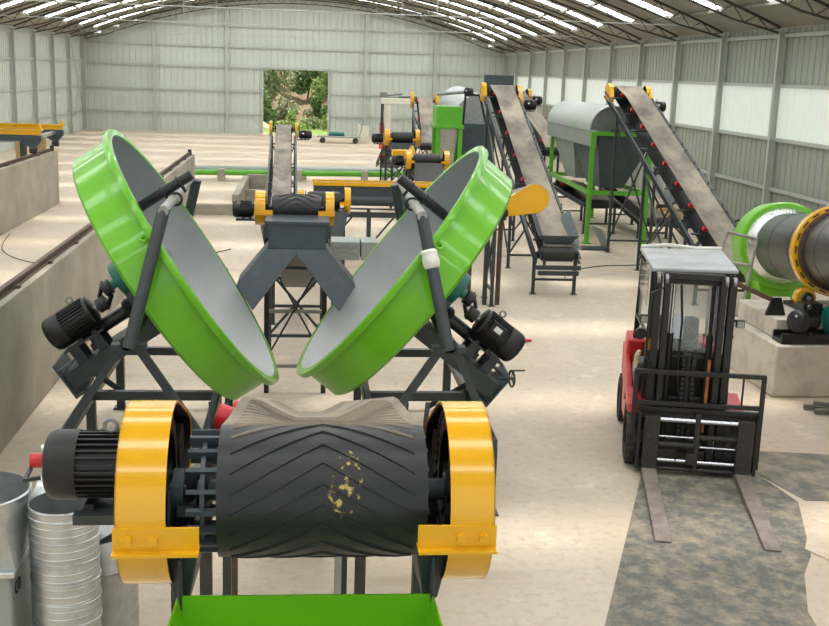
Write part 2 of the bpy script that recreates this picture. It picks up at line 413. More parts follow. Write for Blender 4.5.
for i in range(I0, I1):
    x0, x1 = ax[i], ax[i+1]; d = V(x1-x0, 0, arch(x1)-arch(x0)); L = d.length; a = math.atan2(d.z, d.x)
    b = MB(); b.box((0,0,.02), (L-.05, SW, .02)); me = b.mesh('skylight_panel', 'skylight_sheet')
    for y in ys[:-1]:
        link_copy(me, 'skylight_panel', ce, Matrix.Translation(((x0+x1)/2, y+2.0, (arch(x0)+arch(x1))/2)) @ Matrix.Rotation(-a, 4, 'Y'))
for x in ax[1:-1]:
    MB().bb(x-.04, x+.04, YF, YB, arch(x)-.08, arch(x)-.005).build('purlin', 'roof_sheet', ce)
tb = MB(); bc = MB(); wbm = MB(); N = 38
def zt(x): return arch(x)-.11
def zb(x):
    u = abs(x-XC)/HALF; return arch(x)-.11-.36*min(1, (1-u)*6+.3)
tx = [XL+.2+(XR-XL-.4)*i/N for i in range(N+1)]
for i in range(N):
    tb.bar((tx[i],0,zt(tx[i])), (tx[i+1],0,zt(tx[i+1])), .06, .06); bc.bar((tx[i],0,zb(tx[i])), (tx[i+1],0,zb(tx[i+1])), .05, .05)
    xm = (tx[i]+tx[i+1])/2
    wbm.bar((tx[i],0,zt(tx[i])), (xm,0,zb(xm)), .024); wbm.bar((xm,0,zb(xm)), (tx[i+1],0,zt(tx[i+1])), .024)
tmes = (tb.mesh('top_chord', 'roof_steel'), bc.mesh('bottom_chord', 'roof_steel'), wbm.mesh('web_bars', 'roof_steel'))
tie = MB().cyl((XL+.3,0,5.55), (XR-.3,0,5.55), .014, 8).mesh('tie_rod', 'tie_steel')
hang = MB().cyl((0,0,5.55), (0,0,7.4), .010, 6).mesh('hanger_rod', 'tie_steel')
for y in ys:
    t = link_copy(tmes[0], 'truss', ce, T(0, y, 0))
    link_copy(tmes[1], 'bottom_chord', t, T()); link_copy(tmes[2], 'web_bars', t, T())
    if round(y) in (32,44,60): link_copy(tie, 'tie_rod', t, T()); link_copy(hang, 'hanger_rod', t, T(-4.6,0,0)); link_copy(hang, 'hanger_rod', t, T(3.7,0,0))

# ------------------------------------------------------------------ outside: bank and shrubs seen through the doorway
b = MB(); nx, ny = 30, 12; vs = []; fs = []
for j in range(ny+1):
    for i in range(nx+1):
        x = -18+36*i/nx; y = 76+12*j/ny; t = j/ny
        vs.append((x, y, -.3+5.2*(t**.7)*(1+.12*math.sin(x*.9))+.25*math.sin(x*2.1+y)+(0 if j else -.3)))
for j in range(ny):
    for i in range(nx): a = j*(nx+1)+i; fs.append((a,a+1,a+nx+2,a+nx+1))
b.add(vs, fs); tag(b.build('earth_bank', 'soil'), 'bare brown earth bank behind the shrubs outside the doorway', 'bank', kind='structure')
b = MB(); b.loft([[(-6+.0,73.9,-.1),(-2.3,73.9,-.1),(-1.7,75.2,-.1),(-6,75.2,-.1)],[(-5.6,74.3,.75),(-3.0,74.3,.6),(-2.6,74.9,.4),(-5.6,74.9,.7)]])
tag(b.build('sand_heap', 'tan', bevel=.2), 'low pale sand heap outside the doorway at its left', 'sand heap')
def shrub(label, c, rx, ry, rz, n, lm, ls=.17, trunk=True):
    root = thing('shrub', label, 'shrub', T(c[0], c[1], c[2]), 'shrubs outside the doorway')
    b = MB(); rg = random.Random(int(c[0]*100+c[1]*7))
    lobes = [(rg.gauss(0,.45), rg.gauss(0,.4), rg.uniform(.15,.85), rg.uniform(.3,.55)) for _ in range(9)]
    for k in range(n):
        lx, ly, lz, lr = rg.choice(lobes)
        d = V(rg.gauss(0,1), rg.gauss(0,1), rg.gauss(0,1)).normalized()*lr*rg.uniform(.75,1.05)
        p = V((lx+d.x)*rx, (ly+d.y)*ry, max(.02, (lz+d.z*.8)*rz)) + Vector(c)
        s = ls*rg.uniform(.6,1.3)
        F = frame(p, (rg.gauss(0,1), rg.gauss(0,1)-.6, rg.gauss(.6,1)), (rg.gauss(0,1), rg.gauss(0,1), rg.gauss(0,1)))
        b.add([(-s,0,0),(0,-s*.38,.02),(s,0,0),(0,s*.38,.02)], [(0,1,2,3)], F)
    b.build('foliage', lm, root)
    if trunk:
        st = MB(); st.tube([(c[0],c[1],c[2]-.3),(c[0]+.1*rx,c[1],c[2]+rz*.3),(c[0]-.1*rx,c[1],c[2]+rz*.7)], .07, 6); st.build('stem', 'bark', root)
shrub('pale grey green shrub overhanging the bank at the doorway upper left', (-2.4,77.5,1.5), 1.5,.6,3.0, 1600, 'leaf_grey')
shrub('tall mid green shrub at the doorway upper centre', (.2,79.6,2.2), 1.9,.7,2.8, 1700, 'leaf_mid')
shrub('leafy light green shrub at the doorway upper right', (2.0,77.8,1.7), 1.4,.6,3.0, 1600, 'leaf_light')
shrub('dark green shrub hanging down the left of the bank', (-3.0,76.0,.2), 1.0,.5,2.8, 1100, 'leaf_mid')
shrub('mid green shrub on the right side of the bank', (2.2,75.9,.1), 1.0,.5,2.3, 1000, 'leaf_mid')
shrub('small bright bush standing before the bank left of centre', (-.9,75.4,-.05), .45,.45,1.3, 300, 'leaf_light', .12)
shrub('leafy grey green shrub on the middle of the earth bank', (-1.2,77.0,.7), .9,.5,1.5, 700, 'leaf_grey', .14)
shrub('mid green shrub on the bank right of centre', (.7,76.7,.7), .6,.3,1.4, 600, 'leaf_mid', .14)
shrub('low olive scrub at the foot of the bank', (.5,75.6,-.05), .9,.4,.8, 600, 'leaf_grey', .12, False)
shrub('low bright weeds growing along the doorway centre', (-.6,72.8,-.05), 1.3,.5,.6, 900, 'leaf_light', .12, False)
shrub('low bright weeds growing at the doorway right corner', (1.9,73.9,-.05), .9,.4,1.0, 700, 'leaf_light', .12, False)
shrub('pale leafy crown topping the bank far behind the doorway', (-1.6,82,4.0), 2.6,.7,2.6, 1600, 'leaf_light', .22)
shrub('grey green crown topping the bank right behind the doorway', (3.4,84.5,4.2), 2.6,.7,2.6, 1600, 'leaf_grey', .22)

# ------------------------------------------------------------------ trough walls with rails
def trough_wall(label, x0, x1, y0, y1, h):
    r = thing('trough_wall', label, 'wall', T((x0+x1)/2, y0, 0), kind='structure')
    MB().bb(x0, x1, y0, y1, 0, h).build('concrete_body', 'concrete', r, bevel=.012)
    xm = (x0+x1)/2
    ra = MB(); ra.bb(xm-.055, xm+.055, y0, y1-.15, h, h+.012); ra.bb(xm-.01, xm+.01, y0, y1-.15, h+.012, h+.06); ra.bb(xm-.028, xm+.028, y0, y1-.15, h+.055, h+.085)
    ra.build('rail', 'rail', r)
    y = y0+.6
    while y < y1-.3:
        c = MB(); c.box((xm+.07,y,h+.02), (.05,.09,.035)); c.box((xm-.07,y,h+.02), (.05,.09,.035)); c.build('rail_clip', 'rail', r); y += 1.6
    s = MB(); s.bb(xm-.05, xm+.05, y1-.16, y1-.06, h, h+.14); s.cyl((xm,y1-.2,h+.11), (xm,y1-.02,h+.11), .035, 10); s.build('end_stop', 'black_paint', r)
    return r
trough_wall('long concrete trough wall with a rusty rail, beside the left granulator', -3.36, -3.09, 7.0, 32.0, 1.5)
trough_wall('far concrete trough wall with rail carrying the yellow and black machine', -7.2, -6.93, 20.0, 32.2, 1.5)
# ------------------------------------------------------------------ machine parts
def teardrop(r1, r2, L, n=18):
    a = math.acos(max(-1, min(1, (r1-r2)/L))); p = []
    for i in range(n+1):
        t = a+(2*PI-2*a)*i/n; p.append((r1*math.cos(t), r1*math.sin(t)))
    for i in range(n+1):
        t = -a+2*a*i/n; p.append((L+r2*math.cos(t), r2*math.sin(t)))
    return p
def guard(parent, c1, c2, r1, r2, s, w, teeth=False, bracket=True, plate=True, sheave='black_paint'):
    """chain guard: c1 hub centre on the inner face, s outward axis, c2 small end"""
    c1, c2, s = Vector(c1), Vector(c2), Vector(s).normalized()
    F = frame(c1, s, c2-c1); L = (c2-c1).length
    pl = teardrop(r1, r2, L, 30); b = MB(); b.band(pl, 0, w, .006, F)
    if plate: b.prism(pl, w-.004, w, F)
    g = b.build('chain_guard', 'yellow', parent)
    pi_ = teardrop(r1-.0075, r2-.0075, L, 30); li = MB(); li.band(pi_, .003, w-.008, .003, F)  # added dark skin that imitates the unlit shade inside the guard
    if plate: li.prism(pi_, w-.011, w-.008, F)
    li.build('guard_inner_shade', 'black_plastic', g)
    sh = MB(); r = r1*.86
    sh.lathe([(r*.80,.0),(r,.0),(r,.05),(r*.80,.05),(r*.80,.0)], 28, F @ T(0,0,.02)); sh.lathe([(.02,0),(r*.26,0),(r*.26,.06),(.02,.06)], 16, F @ T(0,0,.015))
    for k in range(5):
        a = 2*PI*k/5; sh.bar(F @ V(.0,0,.045), F @ V(r*.85*math.cos(a), r*.85*math.sin(a), .045), .05*r1/.24, .03, s)
    sh.lathe([(.01,0),(r2*.7,0),(r2*.7,.05),(.01,.05)], 16, F @ T(L,0,.02))
    sh.build('sheave', sheave, g)
    if teeth:
        for k in range(44):
            a = 2*PI*k/44; tt = MB(); tt.box((r+.008,0,.035), (.018,.014,.04), F @ Matrix.Rotation(a, 4, 'Z')); tt.build('tooth', sheave, g)
    if bracket:
        up = V(0,0,1); f = up.cross(s); f = f if f.y < 0 else -f
        base = c1+s*(w/2)-up*(r1*.14)+f*(r1*1.0)
        br = MB(); Fb = frame(base, s, up)
        br.box((0,0,-.04), (r1*.26,.01,w+.09), Fb); br.box((-r1*.13, 0, -.04), (.008,.06,w+.09), Fb)
        o = br.build('bracket', 'yellow', g)
        for q in (-.25, .25):
            bo = MB(); bo.cyl(base+s*(w*q)+f*.003, base+s*(w*q)+f*.022, .014, 6); bo.build('bolt', 'yellow', g)
    return g
def motor(parent, p, d, r, L, up=(0,0,1), tail=None, name='motor'):
    p, d, up = Vector(p), Vector(d).normalized(), Vector(up)
    F = frame(p, d, up)                                   # local x = up, z along the axis away from the drive end
    b = MB(); b.lathe([(0,0),(r*.55,0),(r*.9,.04*L),(r*.9,.10*L),(r*.84,.11*L),(r*.84,.66*L),(0,.66*L)], 28, F)
    n = 30
    for k in range(n): b.box((r*.90,0,.385*L), (r*.14,r*.05,.53*L), F @ Matrix.Rotation(2*PI*k/n, 4, 'Z'))
    m = b.build(name, 'black_paint', parent)
    c = MB(); c.lathe([(r*.98,.64*L),(r,.66*L),(r,.90*L),(r*.93,.965*L),(r*.80,L),(r*.3,L+.004),(0,L+.004)], 28, F); c.build('fan_cover', 'black_plastic', m)
    s = MB(); s.cyl(p-d*(.16*L), p+d*.01, r*.16, 12); s.build('shaft', 'steel', m)
    t = MB(); t.box((r*.35,r*1.08,.34*L), (r*.7,r*.35,.34*L), F); t.build('terminal_box', 'black_paint', m, bevel=.01)
    pl = MB(); pl.box((r*.35,r*1.26,.34*L), (r*.32,.004,.16*L), F); pl.build('name_plate', 'white_plate', m)
    e = MB(); e.torus(r*.17, r*.06, F @ Matrix.Translation((r*1.16,0,.30*L)) @ Matrix.Rotation(PI/2, 4, 'X'), 16, 6); e.build('lifting_eye', 'steel', m)
    for q in (.2, .5):
        f = MB(); f.box((-r*1.0,0,q*L), (r*.22,r*1.7,.10*L), F); f.build('foot', 'black_paint', m)
    st = MB(); st.cyl(F @ V(r*.55,-r*.2,L*.985), F @ V(r*.55,-r*.2,L+.012), r*.11, 10); st.build('sticker', 'white_plate', m)
    return m
def pillow_block(parent, c, s, up, k=1.0):
    F = frame(c, s, up); b = MB()
    b.lathe([(.018*k,-.022*k),(.045*k,-.022*k),(.055*k,0),(.045*k,.022*k),(.018*k,.022*k)], 18, F)
    b.box((-.05*k,0,0), (.03*k,.17*k,.05*k), F); b.box((-.03*k,0,0), (.05*k,.085*k,.044*k), F)
    return b.build('bearing_block', 'black_paint', parent)
def smooth(t): t = max(0, min(1, t)); return t*t*(3-2*t)

class Conveyor:
    def __init__(c, label, tail, head, w, r=.14, name='belt_conveyor', group='belt conveyors in the hall', sd=None, trough=.10, tr_head=.9, tr_tail=.7, frame_m='dark_paint', belt_m=('rubber','belt_dusty'),
                 legs=(), brace=True, idlers=1.05, rail_off=.13, rail_h=.12, rail_drop=.02, belt_shift=0.0, pulley=True, dust_wrap=False, leg_w=.06, long_brace=(), roll_ext=(.03,.03)):
        c.t, c.h, c.w, c.r = Vector(tail), Vector(head), w, r
        c.e = (c.h-c.t).normalized(); hz = V(c.e.x, c.e.y, 0).normalized()
        c.s = Vector(sd) if sd else (V(hz.y, -hz.x, 0) if hz.y*1 > 0 else V(-hz.y, hz.x, 0))
        c.s.normalize(); c.n = c.e.cross(c.s); c.n = c.n if c.n.z > 0 else -c.n
        c.L = (c.h-c.t).length; c.tr, c.th, c.tt = trough, tr_head, tr_tail; c.sh = belt_shift
        c.root = thing(name, label, 'conveyor', T(c.t.x, c.t.y, 0), group)
        c.belt(belt_m, dust_wrap)
        if pulley:
            for nm, p in (('head_drum', c.h), ('tail_drum', c.t)):
                b = MB(); hw = w/2+.03; F = frame(p-c.s*hw, c.s)
                b.lathe([(.02,-.10),(.025,0),(r-.02,0),(r-.014,.02),(r-.014,2*hw-.02),(r-.02,2*hw),(.025,2*hw),(.02,2*hw+.10)], 24, F, True); b.build(nm, 'black_paint', c.root)
        ro = w/2+rail_off; c.ro = ro
        for sg in (-1, 1):
            b = MB(); o = c.s*(sg*ro)-c.n*(rail_h/2+rail_drop-.03)
            b.channel(c.t+o-c.e*.12, c.h+o+c.e*.10, rail_h, .05, .008, c.n, 1 if (c.e.cross(c.n)).dot(c.s)*sg > 0 else -1); b.build('side_rail', frame_m, c.root)
            for p in (c.h, c.t): pillow_block(c.root, p+c.s*(sg*(w/2+.085)), c.s*sg, c.n, 1.0)
        if idlers:
            k = int((c.L-.5)/idlers)
            for i in range(k):
                s = -(.45+i*(c.L-.9)/max(1, k-1)) if k > 1 else -c.L/2
                base = c.h+c.e*s+c.n*(c.r-.12)
                b = MB(); b.bar(base-c.s*ro, base+c.s*ro, .05, .02, c.n)
                for sg in (-1, 1): b.bar(base+c.s*(sg*(w/2+.05)), base+c.s*(sg*(w/2+.07))+c.n*(.10+c.tr), .012, .035, c.e)
                br = b.build('idler_bracket', frame_m, c.root)
                rr = .042; ct = MB(); q = base+c.n*(.12-rr-.012); ct.cyl(q-c.s*(w*.17), q+c.s*(w*.17), rr, 12); ct.build('roller', 'red', br)
                for sg in (-1, 1):
                    a_ = q+c.s*(sg*w*.20); b_ = q+c.s*(sg*(w*.5+roll_ext[0 if sg < 0 else 1]))+c.n*((c.tr*c.prof(s)*1.05+.004)*(w*.30+roll_ext[0 if sg < 0 else 1])/(w*.30+.03)-(.012 if roll_ext[1] < 0 else 0)); rl = MB(); rl.cyl(a_, b_, rr, 14); rl.build('roller', 'red', br)
        for t in legs: c.legs(t, frame_m, brace, leg_w)
        for a, b_ in long_brace:
            for sg in (-1, 1):
                A, B = c.rail_pt(a, sg), c.rail_pt(b_, sg)
                for p, q in (((A.x,A.y,A.z*.93), (B.x,B.y,.25)), ((A.x,A.y,.25), (B.x,B.y,B.z*.9))):
                    m_ = MB(); m_.bar(p, q, .035, .035); m_.build('brace', frame_m, c.root)
    def rail_pt(c, t, sg): return c.t+(c.h-c.t)*t+c.s*(sg*c.ro)-c.n*.06
    def prof(c, s): return smooth(-s/c.th)*smooth((c.L+s)/c.tt)
    def P(c, s, u):
        r = c.r
        if s <= 0:
            k = c.prof(s); a = abs(u); lift = c.tr*k*max(0, (a-.32)/.68)
            x = u*c.w/2*(1-.10*k*max(0,(a-.32)/.68)); return c.h+c.n*(r+lift)+c.e*s+c.s*(x+c.sh), c.n
        if s < PI*r:
            f = s/r; d = c.n*math.cos(f)+c.e*math.sin(f); return c.h+d*r+c.s*(u*c.w/2+c.sh), d
        if s < PI*r+c.L: return c.h-c.n*r-c.e*(s-PI*r)+c.s*(u*c.w/2+c.sh), -c.n
        f = (s-PI*r-c.L)/r; d = -c.n*math.cos(f)-c.e*math.sin(f); return c.t+d*r+c.s*(u*c.w/2+c.sh), d
    def belt(c, ms, dust_wrap):
        us = [-1+2*i/14 for i in range(15)]; K = len(us); st = []
        n1 = max(14, int(c.L/.16))
        st += [-c.L+c.L*i/n1 for i in range(n1)]
        st += [PI*c.r*i/16 for i in range(16)]
        st += [PI*c.r+c.L*i/6 for i in range(6)]
        st += [PI*c.r+c.L+PI*c.r*i/12 for i in range(12)]
        vs = []; fs = []; mi = []; t = .012
        for s in st:
            q = [c.P(s, u) for u in us]
            vs += [p for p, n in q]+[p-n*t for p, n in reversed(q)]
        R = 2*K
        for i in range(len(st)):
            j = (i+1) % len(st); top = i < n1
            for k in range(R):
                fs.append((i*R+k, i*R+(k+1)%R, j*R+(k+1)%R, j*R+k)); mi.append(1 if (top or (dust_wrap and i < n1+3)) else 0)
        b = MB(); b.add(vs, fs); c.bo = b.build('belt', ms[0], c.root)
        me = c.bo.data; me.materials.append(MATS[ms[1]])
        for p, m_ in zip(me.polygons, mi): p.material_index = m_
    def cleats(c, s0, s1, step, du=.9, drop=.3, wd=.010, ht=.008, dusty=-.02, mats=('rubber','rubber_dusty')):
        s = s0
        while s < s1:
            b = MB(); vs = []; fs = []; N = 12
            for i in range(N+1):
                u = -du+2*du*i/N; ss = s+abs(u)*c.w/2*drop*2
                for a, h in ((-wd/2, -.001), (-wd/4, ht), (wd/4, ht), (wd/2, -.001)):
                    p, n = c.P(ss+a, u); vs.append(p+n*h)
            for i in range(N):
                for k in range(3): fs.append((i*4+k, i*4+k+1, i*4+5+k, i*4+4+k))
            fs += [(0,1,2,3), (N*4+3,N*4+2,N*4+1,N*4)]
            b.add(vs, fs); b.build('cleat', mats[1] if s < dusty else mats[0], c.bo); s += step
    def legs(c, t, m, brace, lw):
        pts = [c.rail_pt(t, sg) for sg in (-1, 1)]
        for p in pts:
            b = MB(); b.bar((p.x,p.y,0), (p.x,p.y,p.z), lw, lw*.9); b.box((p.x,p.y,.006), (lw*2,lw*2,.012)); b.build('leg', m, c.root)
        a, d = pts
        for z in ([.28, a.z-.25] if a.z > .9 else [a.z*.35]):
            b = MB(); b.bar((a.x,a.y,z), (d.x,d.y,z), lw*.7, lw*.7); b.build('cross_bar', m, c.root)
        if brace and a.z > 1.2:
            for p, q in (((a.x,a.y,.3), (d.x,d.y,a.z-.3)), ((d.x,d.y,.3), (a.x,a.y,a.z-.3))):
                b = MB(); b.bar(p, q, .035, .035); b.build('brace', m, c.root)
    def drive(c, sg, r1=.22, r2=.09, w=.12, off=(0,0,0), gap=.12, mot=None, teeth=False, bracket=True, plate=True):
        c1 = c.h+c.s*(sg*(c.w/2+gap)); c2 = c1+Vector(off)
        guard(c.root, c1, c2, r1, r2, c.s*sg, w, teeth, bracket, plate)
        sh = MB(); sh.cyl(c.h+c.s*(sg*c.w/2), c1+c.s*(sg*.05), .025, 12); sh.build('drive_shaft', 'black_paint', c.root)
        if mot:
            r, L, side = mot; q = c2+c.s*(sg*(w+.02)) if side > 0 else c2-c.s*(sg*.03)
            mo = motor(c.root, q, c.s*(sg*side), r, L)
            pl = MB(); pm = q+c.s*(sg*side*L*.35)-V(0,0,r*1.18); pl.box(pm, (abs(c.s.x)*L*.9+.2*abs(c.s.y)+.02, abs(c.s.y)*L*.9+abs(c.s.x)*r*2.2, .02)); pl.build('motor_plate', 'dark_paint', c.root)

# ---- conveyor in the foreground, its head drum faces the camera
cf = Conveyor('large foreground conveyor, black chevron belt over a slatted drum between two yellow guards',
              (.07, 9.3, .86), (.06, 2.92, 2.845), .56, .182, trough=.085, tr_head=.6, legs=(.06,), belt_m=('rubber','rubber_dusty'), idlers=.62, rail_off=.13,
              belt_shift=.0, roll_ext=(.05,-.04), pulley=False, leg_w=.055, rail_h=.1)
cf.cleats(-1.6, PI*.182+.25, .058, .88, .30, .008, .0045, -.03)
# slatted head drum, wider than the belt on the left
b = MB(); x0, x1 = -.285, .345; hc = cf.h
b.lathe([(.03,0),(.155,0),(.155,.012),(.03,.012)], 28, frame((-.02, hc.y, hc.z), (1,0,0)))
hd = b.build('head_drum', 'slate_paint', cf.root)
for x in (x0+.02, x1-.03): b = MB(); b.lathe([(.03,0),(.155,0),(.155,.012),(.03,.012)], 28, frame((x, hc.y, hc.z), (1,0,0))); b.build('end_ring', 'slate_paint', hd)
for k in range(18):
    a = 2*PI*k/18; q = V(0, math.cos(a), math.sin(a))
    s = MB(); s.bar(V(x0-.015,hc.y,hc.z)+q*.156, V(x1,hc.y,hc.z)+q*.156, .012, .026, q); s.build('slat', 'slate_paint', hd)
b = MB(); b.cyl((-.44,hc.y,hc.z), (.50,hc.y,hc.z), .03, 18); b.build('drum_shaft', 'slate_paint', cf.root)
b = MB(); F = frame((-.318,hc.y,hc.z), (1,0,0)); b.lathe([(.03,-.03),(.062,-.03),(.062,0),(.045,.005),(.045,.03),(.03,.03)], 18, F)
for k in range(6): b.cyl(F @ V(.052*math.cos(k*PI/3), .052*math.sin(k*PI/3), -.04), F @ V(.052*math.cos(k*PI/3), .052*math.sin(k*PI/3), .008), .009, 6)
b.build('coupling', 'slate_paint', cf.root)
b = MB(); b.lathe([(.1,0),(.1,.58),(.1,.58)], 24, frame((cf.t.x-.29,cf.t.y,cf.t.z), (1,0,0)), True); b.build('tail_drum', 'black_paint', cf.root)
guard(cf.root, (-.342,2.92,2.845), (-.342,3.25,2.86), .25, .10, (-1,0,0), .128, plate=True)
motor(cf.root, (-.485,3.2,2.82), (-1,0,0), .105, .265)
b = MB(); b.box((-.56,3.2,2.70), (.16,.22,.016)); b.box((-.58,3.10,2.69), (.16,.04,.03)); b.build('motor_plate', 'dark_paint', cf.root)
b = MB(); b.cyl((-.752,3.2,2.83), (-.80,3.2,2.832), .022, 14); b.build('red_cap', 'red', cf.root)
b = MB(); b.bar((-.76,3.14,2.80), (-.80,3.12,2.80), .01, .01); b.bar((-.80,3.12,2.80),(-.80,3.2,2.81), .01,.01); b.build('cable_clip', 'dark_paint', cf.root)
guard(cf.root, (.392,2.92,2.845), (.392,3.22,2.85), .25, .10, (1,0,0), .118, teeth=True)
for x, sg in ((-.32,-1), (.365,1)):     # head brackets carrying the bearings
    b = MB(); b.bb(min(x-.045,x+.045), max(x-.045,x+.045), 2.80, 3.10, 2.70, 2.715); b.bb(x-.006, x+.006, 2.76, 3.15, 2.56, 2.71)
    b.add([(x-.045,2.80,2.70),(x+.045,2.80,2.70),(x+.045,3.1,2.70),(x-.045,3.1,2.70),(x-.02,2.82,2.56),(x+.02,2.82,2.56),(x+.02,3.1,2.52),(x-.02,3.1,2.52)], [(0,1,5,4),(1,2,6,5),(2,3,7,6),(3,0,4,7),(4,5,6,7)])
    b.build('head_bracket', 'dark_paint', cf.root, bevel=.004)
    pillow_block(cf.root, (x, 2.92, 2.79), (sg,0,0), (0,0,1), .9)
for x, y, mt, w in ((-.355,3.06,'dark_paint',.042), (.36,3.06,'dark_paint',.042), (-.36,4.0,'scrap',.045), (-.30,4.3,'dark_paint',.035), (-.29,4.6,'rusty',.03), (.16,4.3,'pipe_grey',.03), (.19,4.5,'dark_paint',.035), (.26,4.4,'scrap',.045)):
    b = MB(); b.bar((x,y,0), (x,y,2.845-(y-2.92)*.311-.06 if y > 3.2 else 2.62), w, w*1.1); b.build('leg', mt, cf.root)
# green hopper below the head drum
r = thing('feed_hopper', 'bright green open hopper under the foreground drum at the bottom edge', 'hopper', T(.03, 2.5, 0))
def quad_wall(a, b_, c_, d_, t):
    a, b_, c_, d_ = map(Vector, (a, b_, c_, d_)); n = (b_-a).cross(d_-a).normalized()*t
    return MB().add([a,b_,c_,d_,a+n,b_+n,c_+n,d_+n], [(0,1,2,3),(7,6,5,4),(0,4,5,1),(1,5,6,2),(2,6,7,3),(3,7,4,0)])
tp, bt = [(-.322,2.775,2.60),(.362,2.775,2.595),(.38,2.15,2.595),(-.345,2.15,2.60)], [(-.22,2.7,2.0),(.27,2.7,2.0),(.27,2.3,2.0),(-.22,2.3,2.0)]
for i in range(4):
    j = (i+1) % 4; quad_wall(tp[i], tp[j], bt[j], bt[i], .006).build('hopper_wall', 'green', r)
for x, y in ((-.2,2.32),(.25,2.32),(-.2,2.68),(.25,2.68)):
    b = MB(); b.bar((x,y,0),(x,y,2.02),.05); b.build('leg', 'green_frame', r)

# ---- conveyor with the forked chute, between the two granulators
c1 = Conveyor('conveyor between the granulators whose head feeds the dark forked chute', (-.08, 18.3, .55), (-.08, 12.85, 2.40), .51, .16, legs=(.20,.55), idlers=1.0, trough=.09)
c1.cleats(-.6, PI*.165+.1, .075, .85, .32, .010, .008, -.06)
c1.drive(-1, .20, .09, .12, (0,.18,-.04), .10, (.10,.25,1))
c1.drive(1, .20, .09, .10, (0,.2,0), .08)
for x in (-.44, .27):
    b = MB(); b.bar((x,13.4,0),(x,13.4,2.25),.06,.05); b.build('leg', 'black_paint', c1.root)
for z in (.35, 1.05): b = MB(); b.bar((-.44,13.4,z),(.27,13.4,z),.05,.04); b.build('cross_bar', 'pipe_grey', c1.root)
for p, q in (((-.44,13.38,.45),(.27,13.38,1.75)),((.27,13.42,.45),(-.44,13.42,1.75))):
    b = MB(); b.bar(p, q, .045, .02); b.build('brace', 'black_paint', c1.root)
r = thing('forked_chute', 'dark slate two-legged splitter chute spreading over both granulator pans', 'chute', T(-.08, 12.2, 1.2))
yA, yB = 12.12, 12.72
b = MB(); b.prism([(-.39,2.33),(.26,2.33),(.25,2.04),(-.38,2.04)], -yB, -yA, Matrix(((1,0,0,0),(0,0,-1,0),(0,1,0,0),(0,0,0,1)))); b.build('inlet_box', 'slate_paint', r, bevel=.006)
XZ = Matrix(((1,0,0,0),(0,0,-1,0),(0,1,0,0),(0,0,0,1)))
for sg, nm in ((-1,'l'), (1,'r')):
    cx0 = -.07; ptop = [(cx0,2.06),(cx0+sg*.32,2.06),(cx0+sg*.65,1.66),(cx0+sg*.47,1.40),(cx0,1.98)]
    y_ = lambda z: (2.06-z)*.5
    b = MB(); b.loft([[(x,12.66-y_(z)*.6,z) for x,z in ptop], [(x,12.14-y_(z),z) for x,z in ptop]]); b.build('chute_leg', 'slate_paint', r, bevel=.006)
b = MB(); b.bb(-.42,.29,yA-.02,yB-.02,2.315,2.345); b.build('rim_flange', 'slate_paint', r)
for x in (-.405,.275):
    b = MB(); b.lathe([(.02,0),(.035,0),(.035,.02),(.02,.02)], 12, frame((x,yA-.02,2.22),(0,1,0)), False); b.bb(x-.03,x+.03,yA-.01,yB,2.16,2.29); b.build('side_lug', 'dark_paint', r)

